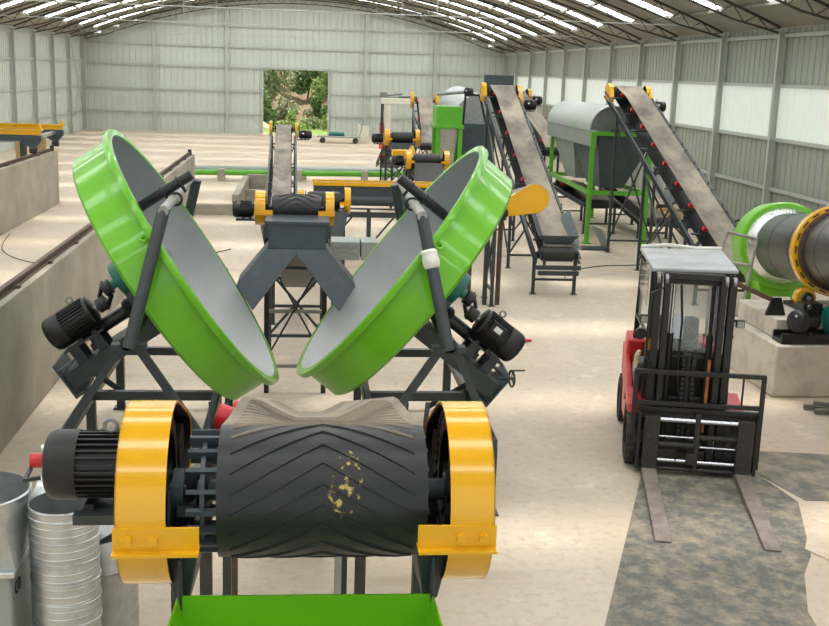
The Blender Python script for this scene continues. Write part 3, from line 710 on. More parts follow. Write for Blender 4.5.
# ------------------------------------------------------------------ disc granulators
def granulator(label, sg, C0, el):
    C0 = Vector(C0); n = V(-sg*math.cos(el), .03, math.sin(el)).normalized(); F = frame(C0, n)  # local x = up along the pan
    root = thing('disc_granulator', label, 'granulator', T(C0.x+sg*.5, C0.y, 0), 'disc granulators')
    b = MB(); D = .46
    b.lathe([(.25,-D),(1.40,-D),(1.432,-D+.03),(1.432,-.06),(1.495,-.06),(1.5,-.05),(1.5,-.005),(1.495,0),(1.425,0),(1.42,-.01),(1.42,-D+.02),(.25,-D+.02)], 144, F); pan = b.build('pan_shell', 'green', root)
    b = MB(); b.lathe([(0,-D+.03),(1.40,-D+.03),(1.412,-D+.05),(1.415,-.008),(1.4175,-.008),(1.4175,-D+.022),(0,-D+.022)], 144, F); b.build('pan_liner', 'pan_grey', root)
    # lifting lug on the near side
    q = F @ (Matrix.Rotation((1.2 if F.col[1].y < 0 else -1.2), 4, 'Z') @ V(1.46,0,-.10)); lug = MB(); lug.torus(.035,.012, frame(q, (0,-.5,.8)), 14, 6); lug.build('lifting_lug', 'green', pan)
    b = MB(); b.lathe([(.0,-.48),(.34,-.50),(.34,-.56),(.20,-.60),(.20,-.78),(0,-.78)], 28, F); b.build('hub', 'dark_paint', root)
    b = MB(); b.lathe([(.62,-.50),(.66,-.50),(.66,-.57),(.62,-.57),(.62,-.50)], 40, F); b.build('ring_gear', 'black_paint', root)
    # tilting bed, along the pan axis
    side = F.to_3x3() @ V(0,1,0)
    bd = MB(); 
    for s2 in (-.26, .26):
        bd.channel(F @ V(-.34,s2,-.55), F @ V(-.34,s2,-1.72), .16, .06, .01, F.to_3x3() @ V(1,0,0), 1 if s2 > 0 else -1)
    bd.box((-.265,0,-1.12), (.012,.56,1.2), F); bd.build('tilting_bed', 'dark_paint', root)
    b = MB(); b.cyl(F @ V(-.08,0,-.7), F @ V(-.08,0,-1.35), .07, 18); b.build('main_shaft', 'black_paint', root)
    for z in (-.85, -1.3): pillow_block(root, F @ V(-.08,0,z), n, F.to_3x3() @ V(1,0,0), 2.2)
    b = MB(); b.lathe([(0,-.52),(.23,-.52),(.23,-.62),(.19,-.64),(.19,-.78),(.10,-.80),(.05,-.80),(.05,-.86),(0,-.86)], 24, F @ T(.22,-.05*sg,0))
    b.box((.05,0,-.68), (.22,.24,.2), F @ T(.0,-.05*sg,0)); b.build('gear_reducer', 'teal', root, bevel=.01)
    mt = motor(root, F @ V(.12,-.12*sg,-1.12), -n, .175, .52, F.to_3x3() @ V(1,0,0))
    b = MB(); b.lathe([(0,-1.08),(.075,-1.08),(.075,-.98),(0,-.98)], 18, F @ T(.12,-.12*sg,0)); b.build('motor_pulley', 'black_paint', root)
    b = MB(); b.lathe([(0,-.95),(.08,-.95),(.08,-.87),(0,-.87)], 20, F @ T(.22,-.05*sg,0)); b.build('reducer_pulley', 'black_paint', root)
    for k in (-1, 1):
        b = MB(); b.bar(F @ V(.12+k*.07,-.12*sg,-1.02), F @ V(.22+k*.075,-.05*sg,-.91), .02, .05); b.build('drive_belt', 'black_plastic', root)
    b = MB(); b.box((-.08,-.08*sg,-1.36), (.02,.36,.46), F); b.box((-.17,-.2*sg,-1.25), (.18,.03,.1), F); b.box((-.17,.08*sg,-1.25), (.18,.03,.1), F); b.box((-.17,-.2*sg,-1.5), (.18,.03,.1), F); b.box((-.17,.08*sg,-1.5), (.18,.03,.1), F)
    b.build('motor_base', 'dark_paint', root)
    # back plate and screw jack
    b = MB(); b.box((-.32,0,-1.74), (.40,.62,.02), F); b.box((-.20,.2,-1.66),(.02,.2,.16),F); b.box((-.5,0,-1.68), (.03,.62,.12), F); b.build('end_plate', 'slate_paint', root, bevel=.004)
    b = MB(); b.cyl(F @ V(-.38,0,-1.55), F @ V(-.95,.0,-1.35), .03, 12); b.build('jack_screw', 'dark_paint', root)
    if sg > 0:
        b = MB(); Fh = frame(F @ V(-.13,-.2,-1.78), F.to_3x3() @ V(.6,.2,-.8)); b.torus(.085,.011, Fh, 20, 6)
        for k in range(3): b.bar(Fh @ V(0,0,0), Fh @ V(.085*math.cos(k*2.1), .085*math.sin(k*2.1), 0), .012, .01)
        b.cyl(Fh @ V(0,0,-.16), Fh @ V(0,0,.02), .014, 10); b.cyl(Fh @ V(.085,0,0), Fh @ V(.085,0,.14), .010, 8); b.build('hand_wheel', 'dark_paint', root)
    # stand : A-frames near and far on a low base frame
    ax_ = C0.x+sg*.44; zb_ = .74; ow = .60 if sg < 0 else .42
    for y in (9.5, 12.75):
        for dx, zf in ((sg*ow, zb_), (-sg*.62, zb_)):
            b = MB(); b.bar((ax_+(.07 if dx > 0 else -.07),y,1.58), (ax_+dx,y,zf), .07, .06, (0,1,0)); b.build('frame_leg', 'dark_paint', root)
        b = MB(); b.box((ax_,y,1.58), (.30,.12,.05)); b.cyl((ax_,y-.06,1.62),(ax_,y+.06,1.62),.07,16); b.build('pivot_bearing', 'dark_paint', root)
    b = MB(); b.cyl((ax_,9.45,1.62), (ax_,12.8,1.62), .045, 16); b.build('pivot_shaft', 'dark_paint', root)
    xs = (ax_+sg*(ow+.02), ax_-sg*.64)
    for y in (9.5, 10.95, 12.75):
        b = MB(); b.bar((xs[0],y,zb_-.04), (xs[1],y,zb_-.04), .08, .09); b.build('base_beam', 'dark_paint', root)
    for x in xs:
        b = MB(); b.bar((x,9.45,zb_-.05), (x,12.8,zb_-.05), .08, .09); b.build('base_beam', 'dark_paint', root)
        for y in (9.5, 10.95, 12.75):
            b = MB(); b.bar((x,y,0), (x,y,zb_-.09), .09, .08); b.box((x,y,.008),(.16,.16,.016)); b.build('post', 'dark_paint', root)
    for x in xs:
        b = MB(); b.bar((x,10.95,zb_-.02),(x,9.55,zb_-.02),.05,.10); b.build('gusset', 'dark_paint', root)
    # scraper gantry: two raked posts, cross pole, scraper stem square to the pan floor
    xb, xt = ax_+sg*(-.02), (-1.21 if sg < 0 else 1.05)
    for y0, y1, z0, z1 in ((9.34,9.72,1.60,2.76), (12.85,12.70,1.60,2.72)):
        b = MB(); b.cyl((xb,y0,z0), (xt,y1,z1), .056, 20); b.build('gantry_post', 'dark_paint', root)
    b = MB(); b.cyl((xt,9.66,2.75), (xt-.08*(1 if sg<0 else -1)*(1 if sg<0 else 1),12.72,2.72), .046, 18); b.build('cross_pole', 'pipe_grey', root)
    pc = V(xt-.02*(-sg), 10.72, 2.745)+(F.to_3x3() @ V(1,0,0))*.10
    b = MB(); b.cyl(pc-n*.70, pc+n*.26, .05, 18); b.build('scraper_stem', 'black_paint', root)
    for q in (-.06, .12):
        b = MB(); b.torus(.056,.010, frame(pc+n*q, n), 20, 6); b.box((-.08,0,0),(.06,.05,.03), frame(pc+n*q, n, F.to_3x3() @ V(1,0,0))); b.build('clamp', 'black_paint', root)
    b = MB(); b.torus(.058,.012, frame((xt,10.62,2.742),(0,1,0)), 20, 6); b.build('clamp', 'black_paint', root)
    if sg > 0:
        t0 = (V(xb,9.34,1.60)); t1 = V(xt,9.72,2.76); a = t0.lerp(t1,.60); c_ = t0.lerp(t1,.73)
        b = MB(); b.lathe([(.058,0),(.075,.02),(.078,.08),(.07,.12),(.074,.15),(.058,.17)], 20, frame(a, c_-a)); b.build('plastic_wrap', 'white_wrap', root)
    return root
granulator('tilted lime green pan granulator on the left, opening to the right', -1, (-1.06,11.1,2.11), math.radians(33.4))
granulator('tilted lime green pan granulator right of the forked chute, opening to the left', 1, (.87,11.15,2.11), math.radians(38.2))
# yellowish residue smeared on the foreground belt
def residue():
    m = bpy.data.materials.new('residue'); m.use_nodes = True; MATS['residue'] = m
    nt = m.node_tree; b = nt.nodes['Principled BSDF']; b.inputs['Base Color'].default_value = srgb(176,156,96); b.inputs['Roughness'].default_value = .9
    tc = nt.nodes.new('ShaderNodeTexCoord'); n = nt.nodes.new('ShaderNodeTexNoise'); n.inputs['Scale'].default_value = 46; n.inputs['Detail'].default_value = 6
    r = nt.nodes.new('ShaderNodeMapRange'); r.inputs[1].default_value = .52; r.inputs[2].default_value = .62
    nt.links.new(tc.outputs['Object'], n.inputs['Vector']); nt.links.new(n.outputs['Fac'], r.inputs[0]); nt.links.new(r.outputs[0], b.inputs['Alpha'])
    g = MB(); vs = []; fs = []; NU, NSs = 8, 10
    for i in range(NSs+1):
        for k in range(NU+1):
            u = .06+.30*k/NU+.03*math.sin(i*1.7); s = .17+.17*i/NSs+.012*math.sin(k*2.1); p, nn = cf.P(s, u); vs.append(p+nn*.0015)
    for i in range(NSs):
        for k in range(NU):
            if (i in (0,NSs-1) and k in (0,NU-1)): continue
            a = i*(NU+1)+k; fs.append((a,a+1,a+NU+2,a+NU+1))
    g.add(vs, fs); g.build('residue_patch', 'residue', cf.bo)
residue()
# ------------------------------------------------------------------ forklift (local: -y is forward, heel of the forks at y = 0)
def forklift():
    W = T(4.03, 10.38, 0, math.radians(-12.9)); cx = -.12
    root = thing('forklift', 'grimy black and red forklift truck with long lowered forks', 'forklift', W)
    def B(): return MB(W)
    # forks
    for x in (-.46, .48):
        b = B(); w = .15
        b.prism([(.06,.0),(.06,.62),(.01,.62),(.01,.075),(-.5,.06),(-1.68,.03),(-1.74,.015),(-1.74,.0)], -w/2, w/2, Matrix(((0,0,1,x),(1,0,0,0),(0,1,0,.01),(0,0,0,1))))
        b.build('fork', 'dusty_fork', root, bevel=.006)
        s = B(); s.box((x,-.005,.36), (w+.01,.05,.56)); s.build('fork_shank', 'dirty_iron', root, bevel=.006)
    # carriage : plates, chrome positioner rods, cross bars
    for x in (-.585, .60): b = B(); b.box((x,.07,.37), (.03,.12,.62)); b.build('carriage_plate', 'grimy_black', root)
    for z in (.12, .64, .68):
        b = B(); b.box((0,.10,z), (1.2,.06,.07)); b.build('carriage_bar', 'grimy_black', root)
    for x0, x1, z, r, m in ((-.40,-.01,.60,.026,'chrome'),(.02,.42,.60,.026,'chrome'),(-.40,0,.42,.012,'chrome'),(0,.41,.43,.028,'dirty_iron'),(-.40,.04,.335,.030,'dirty_iron'),(.04,.41,.325,.012,'chrome'),(-.40,-.20,.165,.024,'chrome'),(-.19,-.04,.165,.024,'chrome'),(.0,.41,.16,.024,'chrome'),(-.40,.41,.075,.022,'dirty_iron')):
        b = B(); b.cyl((x0,.03,z), (x1,.03,z), r, 16); b.build('cylinder_rod', m, root)
    b = B(); b.box((0,.02,.37), (.05,.06,.62)); b.box((-.04,.0,.2),(.10,.05,.12)); b.build('carriage_centre', 'dirty_iron', root, bevel=.01)
    # load backrest
    for a, c, nm in (((-.65,.06,.40),(-.65,.06,1.09),'b'), ((.62,.06,.12),(.62,.06,1.10),'b'), ((-.67,.06,1.09),(.64,.06,1.10),'b'), ((-.65,.06,.76),(.62,.06,.77),'b')):
        b = B(); b.bar(a, c, .045, .045, (0,1,0)); b.build('backrest_frame', 'grimy_black', root, bevel=.004)
    for x in (-.42, .42):
        b = B(); b.bar((x,.06,.76), (x,.06,1.09), .018, .018); b.build('backrest_bar', 'grimy_black', root)
    # mast
    for x, w in ((-.36,.07),(-.27,.06),(.27,.06),(.36,.07)):
        xx = cx+x*1.03; y = .22 if abs(x) > .3 else .20
        b = B(); b.box((xx,y,1.06), (w*.25,.13,2.02)); b.box((xx,y-.06,1.06), (w,.016,2.02)); b.box((xx,y+.06,1.06), (w,.016,2.02)); b.build('mast_rail', 'grimy_black', root)
    for z, h in ((2.02,.10),(1.02,.06),(.25,.10)):
        b = B(); b.box((cx,.30,z), (.62,.05,h)); b.build('mast_crossbar', 'grimy_black', root, bevel=.006)
    b = B(); b.box((cx,.25,2.06), (.56,.10,.07)); b.build('mast_top_beam', 'grimy_black', root, bevel=.008)
    for x in (-.43, -.35, .24, .32):
        b = B(); F = frame((cx+.05+x-.01,.13,2.05), W.to_3x3() @ V(1,0,0)); 
        p = W @ V(cx+x+.055,.14,2.04); b2 = MB(); b2.lathe([(.0,-.016),(.048,-.016),(.052,-.008),(.052,.008),(.048,.016),(0,.016)], 18, frame(p, W.to_3x3() @ V(1,0,0))); b2.build('mast_roller', 'steel', root)
    for x in (-.20, .20):
        b = B(); b.cyl((cx+x,.30,.2), (cx+x,.30,1.45), .035, 14); cyl = b.build('lift_cylinder', 'grimy_black', root); b = B(); b.cyl((cx+x,.30,1.45), (cx+x,.30,1.98), .02, 12); b.build('piston', 'chrome' if x < 0 else 'grimy_black', cyl)
    b = B(); b.bar((cx+.19,.16,.45), (cx+.20,.16,1.22), .028, .02); b.build('rust_strip', 'rust_orange', root)
    for x in (-.05, .05):
        b = B(); z = .2
        while z < 1.35: b.box((cx+x,.18,z), (.035,.02,.035)); z += .05
        b.build('lift_chain', 'dirty_iron', root)['kind'] = 'stuff'
    b = B(); b.cyl((cx,.24,.2), (cx,.24,1.25), .05, 16); b.build('free_lift_cylinder', 'grimy_black', root)
    b = B(); b.tube([(cx-.14,.2,1.98),(cx-.10,.22,1.6),(cx-.11,.2,1.1),(cx-.06,.2,.7)], .012, 8); b.build('hose', 'black_plastic', root)
    # body
    b = B(); b.box((cx,.95,.55), (.86,1.25,.45)); b.build('chassis', 'black_paint', root, bevel=.03)
    b = B(); b.box((cx,.50,.66), (1.0,.28,.06)); b.build('floor_plate', 'black_paint', root)
    for sg in (-1, 1):
        xx = cx+sg*.47
        b = B(); b.prism([(.12,.62),(.16,.70),(.62,.76),(.80,.62),(.80,.56),(.60,.70),(.20,.64)], -.12, .12, Matrix(((0,0,1,xx),(1,0,0,0),(0,1,0,0),(0,0,0,1)))); b.build('fender', 'truck_red', root, bevel=.008)
        b = B(); b.prism([(.78,.25),(.78,.62),(1.2,.80),(1.75,.95),(1.95,.95),(1.95,.62),(1.6,.55),(1.45,.25)], -.03, .03, Matrix(((0,0,1,cx+sg*.52),(1,0,0,0),(0,1,0,0),(0,0,0,1)))); b.build('side_panel', 'truck_red', root, bevel=.01)
    b = B(); b.loft([[(cx-.52,1.55,.35),(cx+.52,1.55,.35),(cx+.50,2.10,.35),(cx+.36,2.30,.35),(cx-.36,2.30,.35),(cx-.50,2.10,.35)],[(cx-.54,1.55,.75),(cx+.54,1.55,.75),(cx+.53,2.12,.75),(cx+.38,2.34,.75),(cx-.38,2.34,.75),(cx-.53,2.12,.75)],[(cx-.53,1.50,1.08),(cx+.53,1.50,1.08),(cx+.51,2.08,1.06),(cx+.36,2.26,1.02),(cx-.36,2.26,1.02),(cx-.51,2.08,1.06)]]); b.build('counterweight', 'truck_red', root, bevel=.03)
    b = B(); b.box((cx,1.2,.88), (.72,.72,.30)); b.build('engine_hood', 'black_plastic', root, bevel=.03)
    st = B(); st.box((cx,1.12,1.10), (.48,.46,.13)); seat = st.build('seat', 'black_plastic', root, bevel=.03)
    st = B(); st.box((cx,1.38,1.26), (.46,.12,.30)); st.build('seat_back', 'black_plastic', seat, bevel=.04)
    b = B(); b.prism([(.40,.66),(.36,1.20),(.44,1.24),(.56,1.14),(.58,.66)], -.36, .36, Matrix(((0,0,1,cx),(1,0,0,0),(0,1,0,0),(0,0,0,1)))); b.build('dashboard', 'black_plastic', root, bevel=.02)
    F = W @ frame((cx-.05,.66,1.36), (0,-.35,.9)); b = MB(); b.torus(.17,.014, F, 28, 8)
    for k in range(3): b.bar(F @ V(0,0,0), F @ V(.17*math.cos(k*2.09), .17*math.sin(k*2.09), 0), .02, .012)
    b.cyl(F @ V(0,0,-.35), F @ V(0,0,.02), .03, 12); b.build('steering_wheel', 'black_plastic', root)
    for x in (.10, .17): b = B(); b.cyl((cx+x,.55,1.16), (cx+x+.02,.62,1.36), .008, 8); b.cyl((cx+x+.02,.62,1.35),(cx+x+.02,.63,1.39),.018,10); b.build('lever', 'black_plastic', root)
    b = B(); b.box((cx-.16,.40,1.50), (.20,.006,.26)); b.build('paper_notice', 'paper', root)
    # overhead guard
    for sg in (-1, 1):
        b = B(); b.bar((cx+sg*.42,.36,.70), (cx+sg*.40,.44,2.06), .05, .06); b.build('guard_post', 'grimy_black', root)
        b = B(); b.bar((cx+sg*.44,1.62,1.0), (cx+sg*.42,1.55,2.06), .06, .06); b.build('guard_post', 'black_paint', root)
        b = B(); b.bar((cx+sg*.44,.40,1.42),(cx+sg*.45,1.6,1.36),.03,.03); b.build('side_rail', 'black_paint', root)
    b = B(); b.loft([[(cx-.43,.30,2.08),(cx+.43,.30,2.10),(cx+.45,1.68,2.10),(cx-.46,1.68,2.08)],[(cx-.43,.30,2.12),(cx+.43,.30,2.14),(cx+.45,1.68,2.14),(cx-.46,1.68,2.12)]]); rf = b.build('overhead_guard_roof', 'roof_silver', root, bevel=.012)
    b = B(); b.tube([(cx-.45,1.69,2.13),(cx-.15,1.70,2.16),(cx+.15,1.69,2.14),(cx+.45,1.69,2.15)], .022, 8); b.build('roof_cover_fold', 'white_wrap', rf)
    b = B(); b.box((cx,.46,1.62), (.66,.008,.90)); b.build('windshield', 'glass', root)
    b = B(); b.box((cx-.44,1.0,1.70), (.006,1.0,.66)); b.build('side_window', 'film', root)
    b = B(); b.box((cx-.445,1.0,1.86),(.012,1.08,.34)); b.build('side_cover', 'film', root)
    for sg in (-1, 1):
        b = B(); b.tube([(cx+sg*.33,.12,1.95),(cx+sg*.44,.08,1.9),(cx+sg*.45,.08,1.25),(cx+sg*.36,.12,1.1)], .014, 8) if sg < 0 else b.tube([(cx+sg*.40,.3,1.62),(cx+sg*.50,.25,1.62)], .014, 8)
        b.build('lamp_bracket', 'black_paint', root)
        b = B(); b.box((cx+sg*.48,.24,1.60),(.09,.06,.08)); lm = b.build('head_lamp', 'grimy_black', root, bevel=.01); b = B(); b.box((cx+sg*.48,.205,1.60),(.07,.012,.06)); b.build('lens', 'lens_glass', lm)
    b = B(); b.cyl((cx-.50,.30,1.42),(cx-.50,.36,1.42),.06,16); b.build('mirror', 'black_plastic', root)
    b = B(); b.box((cx-.40,.28,1.32),(.05,.04,.12)); b.build('indicator', 'amber', root, bevel=.008)
    b = B(); b.tube([(cx-.47,.62,1.15),(cx-.50,.55,1.12),(cx-.50,.52,.98),(cx-.46,.6,.92)], .03, 8); b.build('grab_handle', 'tan', root)
    b = B(); b.loft([[(cx-.5+.02*k,.45,.78),(cx-.36,.45,.78),(cx-.36,.85,.78),(cx-.5,.85,.78)] for k in (0,)]+[[(cx-.52,.42,.95),(cx-.34,.42,.95),(cx-.34,.9,.95),(cx-.52,.9,.95)],[(cx-.48,.5,1.06),(cx-.36,.5,1.06),(cx-.36,.8,1.06),(cx-.48,.8,1.06)]]); b.build('side_box', 'black_plastic', root, bevel=.02)
    # wheels
    for sg in (-1, 1):
        for y, r, w in ((.42,.34,.17),(1.88,.27,.15)):
            x = cx+sg*.49; p = W @ V(x,y,r); d = W.to_3x3() @ V(sg,0,0); F = frame(p, d); h = w/2
            b = MB(); b.lathe([(r*.62,-h),(r*.92,-h),(r,-h*.65),(r,h*.65),(r*.92,h),(r*.62,h),(r*.60,0),(r*.62,-h)], 36, F); ty = b.build('tyre', 'tyre', root)
            for k in range(26):
                for s2 in (-1, 1):
                    lg = MB(); lg.box((r+.006,0,s2*h*.45), (.022,.03,h*.85), F @ Matrix.Rotation(2*PI*(k+.25*s2)/26, 4, 'Z') @ Matrix.Rotation(.3*s2, 4, 'X')); lg.build('tread_lug', 'tyre', ty)
            b = MB(); b.lathe([(0,h*.3),(r*.2,h*.3),(r*.25,h*.5),(r*.5,h*.1),(r*.60,h*.6),(r*.62,h*.6),(r*.61,-h*.6),(0,-h*.6)], 24, F); b.build('rim', 'truck_red', root)
forklift()
def mat_sheet(label, pts, m, z=.008, name='rubber_mat', bevel=.003):
    b = MB(); b.prism(pts, 0.0005, z); return tag(b.build(name, m), label, 'mat', 'worn mats under the forklift')
mat_sheet('large worn black rubber sheet on the floor under the forks', [(1.98,6.6),(3.78,6.6),(3.93,7.5),(4.20,8.15),(4.42,8.5),(4.85,9.7),(4.75,10.5),(3.50,10.45)], 'mat_rubber')
mat_sheet('smaller dusty rubber sheet on the floor right of the forklift', [(4.95,9.75),(5.72,9.7),(5.85,11.05),(4.9,11.2),(4.62,11.0)], 'mat_rubber_pale')
mat_sheet('pale thin board lying on the floor by the right picture edge', [(4.42,8.62),(4.9,7.7),(5.6,7.2),(6.6,9.6),(5.0,9.66)], 'floor_concrete', .014, 'floor_board')

# ------------------------------------------------------------------ rotary drum on concrete piers
def rotary_drum():
    A = V(7.70, 16.9, 1.45); R_ = V(7.30, 14.3, 1.78); d = (R_-A).normalized(); L = 7.4; Bp = A+d*L
    root = thing('rotary_drum', 'long black rotary drum with yellow riding ring and green end hood', 'rotary drum', T(7.0, 13.5, 0))
    F = frame(A, d); r = .515
    b = MB(); b.lathe([(r-.012,0),(r,0),(r,L),(r-.012,L),(r-.012,0)], 56, F); sh = b.build('drum_shell', 'drum_black', root)
    for z in (1.05, 2.05, 3.3, 4.4):
        b = MB(); b.lathe([(r,0),(r+.004,0),(r+.004,.012),(r,.012)], 56, F @ T(0,0,z)); b.build('weld_seam', 'drum_black', sh)
    zr = (R_-A).length; zr2 = zr+3.3
    b = MB(); b.lathe([(r+.03,-.075),(.62,-.075),(.63,-.065),(.63,.065),(.62,.075),(r+.03,.075),(r+.03,-.075)], 64, F @ T(0,0,zr2)); b.build('riding_ring', 'yellow', root)
    b = MB(); b.lathe([(r+.03,-.075),(.62,-.075),(.63,-.065),(.63,.065),(.62,.075),(r+.03,.075),(r+.03,-.075)], 64, F @ T(0,0,zr)); ring = b.build('riding_ring', 'yellow', root)
    b = MB(); b.lathe([(r,.04),(r+.045,.04),(r+.045,.12),(r,.12)], 64, F @ T(0,0,zr+.02)); b.build('ring_seat', 'rusty', ring)
    for k in range(20):
        a = 2*PI*k/20; b = MB(); b.box((.585,0,.082), (.022,.10,.012), F @ T(0,0,zr-.005) @ Matrix.Rotation(a, 4, 'Z')); b.build('ring_shim', 'black_paint', ring)
    # green discharge hood behind the far end
    b = MB(); b.lathe([(r+.02,.06),(.68,.06),(.70,.04),(.70,-.5),(.68,-.52),(0,-.52)], 56, F); b.build('end_hood', 'green', root)
    b = MB(); b.lathe([(r+.005,.30),(r+.05,.20),(.62,.07),(.60,.05),(r+.005,.05)], 48, F); b.build('foil_seal', 'screen_foil', root)
    q = F @ V(0,0,-.25); b = MB(); b.loft([[(q.x-.5,q.y-.32,q.z-.3),(q.x+.5,q.y-.32,q.z-.3),(q.x+.5,q.y+.3,q.z-.3),(q.x-.5,q.y+.3,q.z-.3)],[(q.x-.34,q.y-.30,.62),(q.x+.46,q.y-.30,.62),(q.x+.46,q.y+.26,.62),(q.x-.34,q.y+.26,.62)]]); b.build('hood_spout', 'green', root, bevel=.01)
    for x in (-.4,.4): b = MB(); b.bar((q.x+x,q.y+.1,0),(q.x+x,q.y+.1,q.z-.3),.08); b.build('leg', 'green_frame', root)
    # support rollers of the riding ring
    up = V(0,0,1); sx = d.cross(up).normalized()
    for sg in (-1, 1):
        c = R_+sx*(sg*.38)-up*(.665)
        b = MB(); b.lathe([(.03,-.09),(.13,-.09),(.14,-.08),(.14,.08),(.13,.09),(.03,.09)], 28, frame(c, d)); b.build('support_roller', 'yellow', root)
        for s2 in (-1, 1): 
            pillow_block(root, c+d*(s2*.16), d, up, 1.6)
        b = MB(); b.cyl(c-d*.24, c+d*.24, .03, 12); b.build('roller_shaft', 'steel', root)
        b = MB(); b.box(c-up*.115, (.36,.50,.05)); b.build('roller_base', 'black_paint', root)
    R2 = A+d*zr2
    for sg in (-1, 1):
        c = R2+sx*(sg*.38)-up*(.665)
        b = MB(); b.lathe([(.03,-.09),(.13,-.09),(.14,-.08),(.14,.08),(.13,.09),(.03,.09)], 28, frame(c, d)); b.build('support_roller', 'yellow', root)
        for s2 in (-1, 1): pillow_block(root, c+d*(s2*.16), d, up, 1.6)
        b = MB(); b.box(c-up*.115, (.36,.50,.05)); b.build('roller_base', 'black_paint', root)
    return R_, d, sx, R2
RR, RD, RS, R2 = rotary_drum()
b = MB(); b.bb(R2.x-.75, R2.x+.75, R2.y-.5, R2.y+.5, 0, R2.z-.805); tag(b.build('concrete_pier', 'concrete_pier', bevel=.03), 'tall concrete pier under the near end of the rotary drum', 'concrete block')
b = MB(); b.bb(6.10, 8.6, 13.25, 14.95, 0, .70); pr = b.build('concrete_pier', 'concrete_pier', bevel=.03); tag(pr, 'pale stepped concrete pier block under the rotary drum', 'concrete block')
b2 = MB(); b2.bb(6.22, 8.6, 13.62, 14.9, .70, .97); b2.build('upper_step', 'concrete_pier', pr, bevel=.02)
# drive unit on the pier
r = thing('drive_unit', 'black motor and teal gearbox on a steel base atop the concrete pier', 'motor', T(6.6,13.45,.70))
b = MB(); b.bb(6.18,8.0,13.30,13.60,.705,.76); b.bb(6.18,8.0,13.30,13.33,.76,.84); b.bb(6.18,8.0,13.57,13.60,.76,.84); b.build('base_frame', 'black_paint', r, bevel=.004)
motor(r, (6.66,13.46,1.0), (-.92,-.39,0), .15, .36)
b = MB(); b.lathe([(0,0),(.17,0),(.17,.05),(.13,.08),(.15,.2),(.15,.34),(.18,.38),(.18,.45),(0,.45)], 24, frame((6.84,13.45,1.02),(1,0,0))); b.box((7.05,13.45,.90),(.36,.3,.2)); b.build('gearbox', 'teal', r, bevel=.01)
b = MB(); b.box((6.72,13.74,1.07),(.26,.2,.2)); b.build('bearing_stand', 'black_paint', r)
b = MB(); b.prism([(-.14,0),(.14,0),(.06,.24),(-.06,.24)], -.02,.02, T(6.3,13.85,.97) @ Matrix.Rotation(PI/2,4,'X')); b.build('bearing_stand', 'black_paint', r)
b = MB(); b.bar((5.55,14.3,1.46),(6.34,13.85,1.14),.05,.06); b.build('slanted_bar', 'rusty', r)

# ------------------------------------------------------------------ grey ladder frame before the drum
r = thing('ladder_frame', 'bent grey tubular ladder frame standing between forklift and drum', 'ladder', T(6.3,15.6,0))
for a, b_ in (((6.05,15.6,.0),(6.05,15.6,1.1)),((6.05,15.6,1.1),(6.23,15.6,1.84)),((6.55,15.5,0),(6.55,15.5,.85)),((6.55,15.5,.85),(6.70,15.6,1.74)),((6.23,15.6,1.84),(6.70,15.6,1.74)),((6.12,15.6,1.4),(6.63,15.55,1.35)),((6.05,15.6,.6),(6.55,15.5,.6))):
    b = MB(); b.cyl(a, b_, .024, 10); b.build('tube', 'pipe_grey', r)

# ------------------------------------------------------------------ conveyors on the right and in the middle
def up_drive(c, sg, mot=None):   # guards at the top end of the rising conveyors, face down-slope
    c.drive(sg, .17, .10, .11, (0,-.30,-.30), .10, mot, bracket=False)
cA = Conveyor('middle rising conveyor with dusty belt and grey feed box at its foot', (4.68, 19.75, .80), (4.76, 27.0, 3.60), .56, .15, legs=(.02,.40,.93), idlers=.92, trough=.07, tr_tail=.4, rail_off=.11, rail_drop=.06, roll_ext=(-.005,-.05), dust_wrap=True, long_brace=((.40,.93),))
cA.drive(-1, .20, .14, .11, (0,-.12,-.12), .10, None, bracket=False); up_drive(cA, 1, (.12,.30,1))
b = MB(); b.bb(4.38,5.12,27.3,27.36,3.45,3.98); b.build('head_plate', 'slate_paint', cA.root)
def feed_box(c, x0, x1, y0, y1, z0, z1):
    for xa, xb in ((x0-.06, x0+.10), (x1+.06, x1-.10)):
        quad_wall((xa,y0,z1), (xa,y1,z1+.38), (xb,y1,z0+.38), (xb,y0,z0), .008).build('feed_box_side', 'slate_paint', c.root)
    quad_wall((x0-.06,y0-.05,z1), (x1+.06,y0-.05,z1), (x1-.10,y0+.04,z0), (x0+.10,y0+.04,z0), .008).build('feed_box_front', 'slate_paint', c.root)
feed_box(cA, 4.36, 5.0, 19.72, 20.6, .97, 1.14)
b = MB(); b.bb(4.30,5.06,19.55,19.62,.42,.50); b.bb(4.26,5.10,19.58,19.62,.52,.60); b.build('tail_bar', 'dark_paint', cA.root)
cB = Conveyor('right rising conveyor with dusty belt and red side rollers, beside the daylight wall', (7.63, 18.3, .72), (7.63, 26.0, 3.68), .60, .15, legs=(.10,.31,.56,.87), idlers=.86, trough=.07, rail_off=.20, rail_drop=.06, roll_ext=(.0,-.05), dust_wrap=True, long_brace=((.31,.56),))
cB.drive(-1, .20, .14, .11, (0,-.12,-.12), .10, None, bracket=False); up_drive(cB, 1, (.12,.30,1))
c2 = Conveyor('low conveyor head with yellow guards just behind the forked chute conveyor', (.36, 24.0, .6), (.36, 19.6, 1.72), .52, .15, legs=(.4,.8), idlers=1.0)
c2.drive(-1, .18, .08, .10, (0,.15,0), .10); c2.drive(1, .23, .09, .11, (0,.2,0), .10)
b = MB(); b.loft([[(.02,19.2,1.55),(.78,19.2,1.55),(.78,19.75,1.55),(.02,19.75,1.55)],[(.1,18.9,.85),(.62,18.9,.85),(.62,19.3,.85),(.1,19.3,.85)]]); b.build('discharge_chute', 'dark_paint', c2.root)
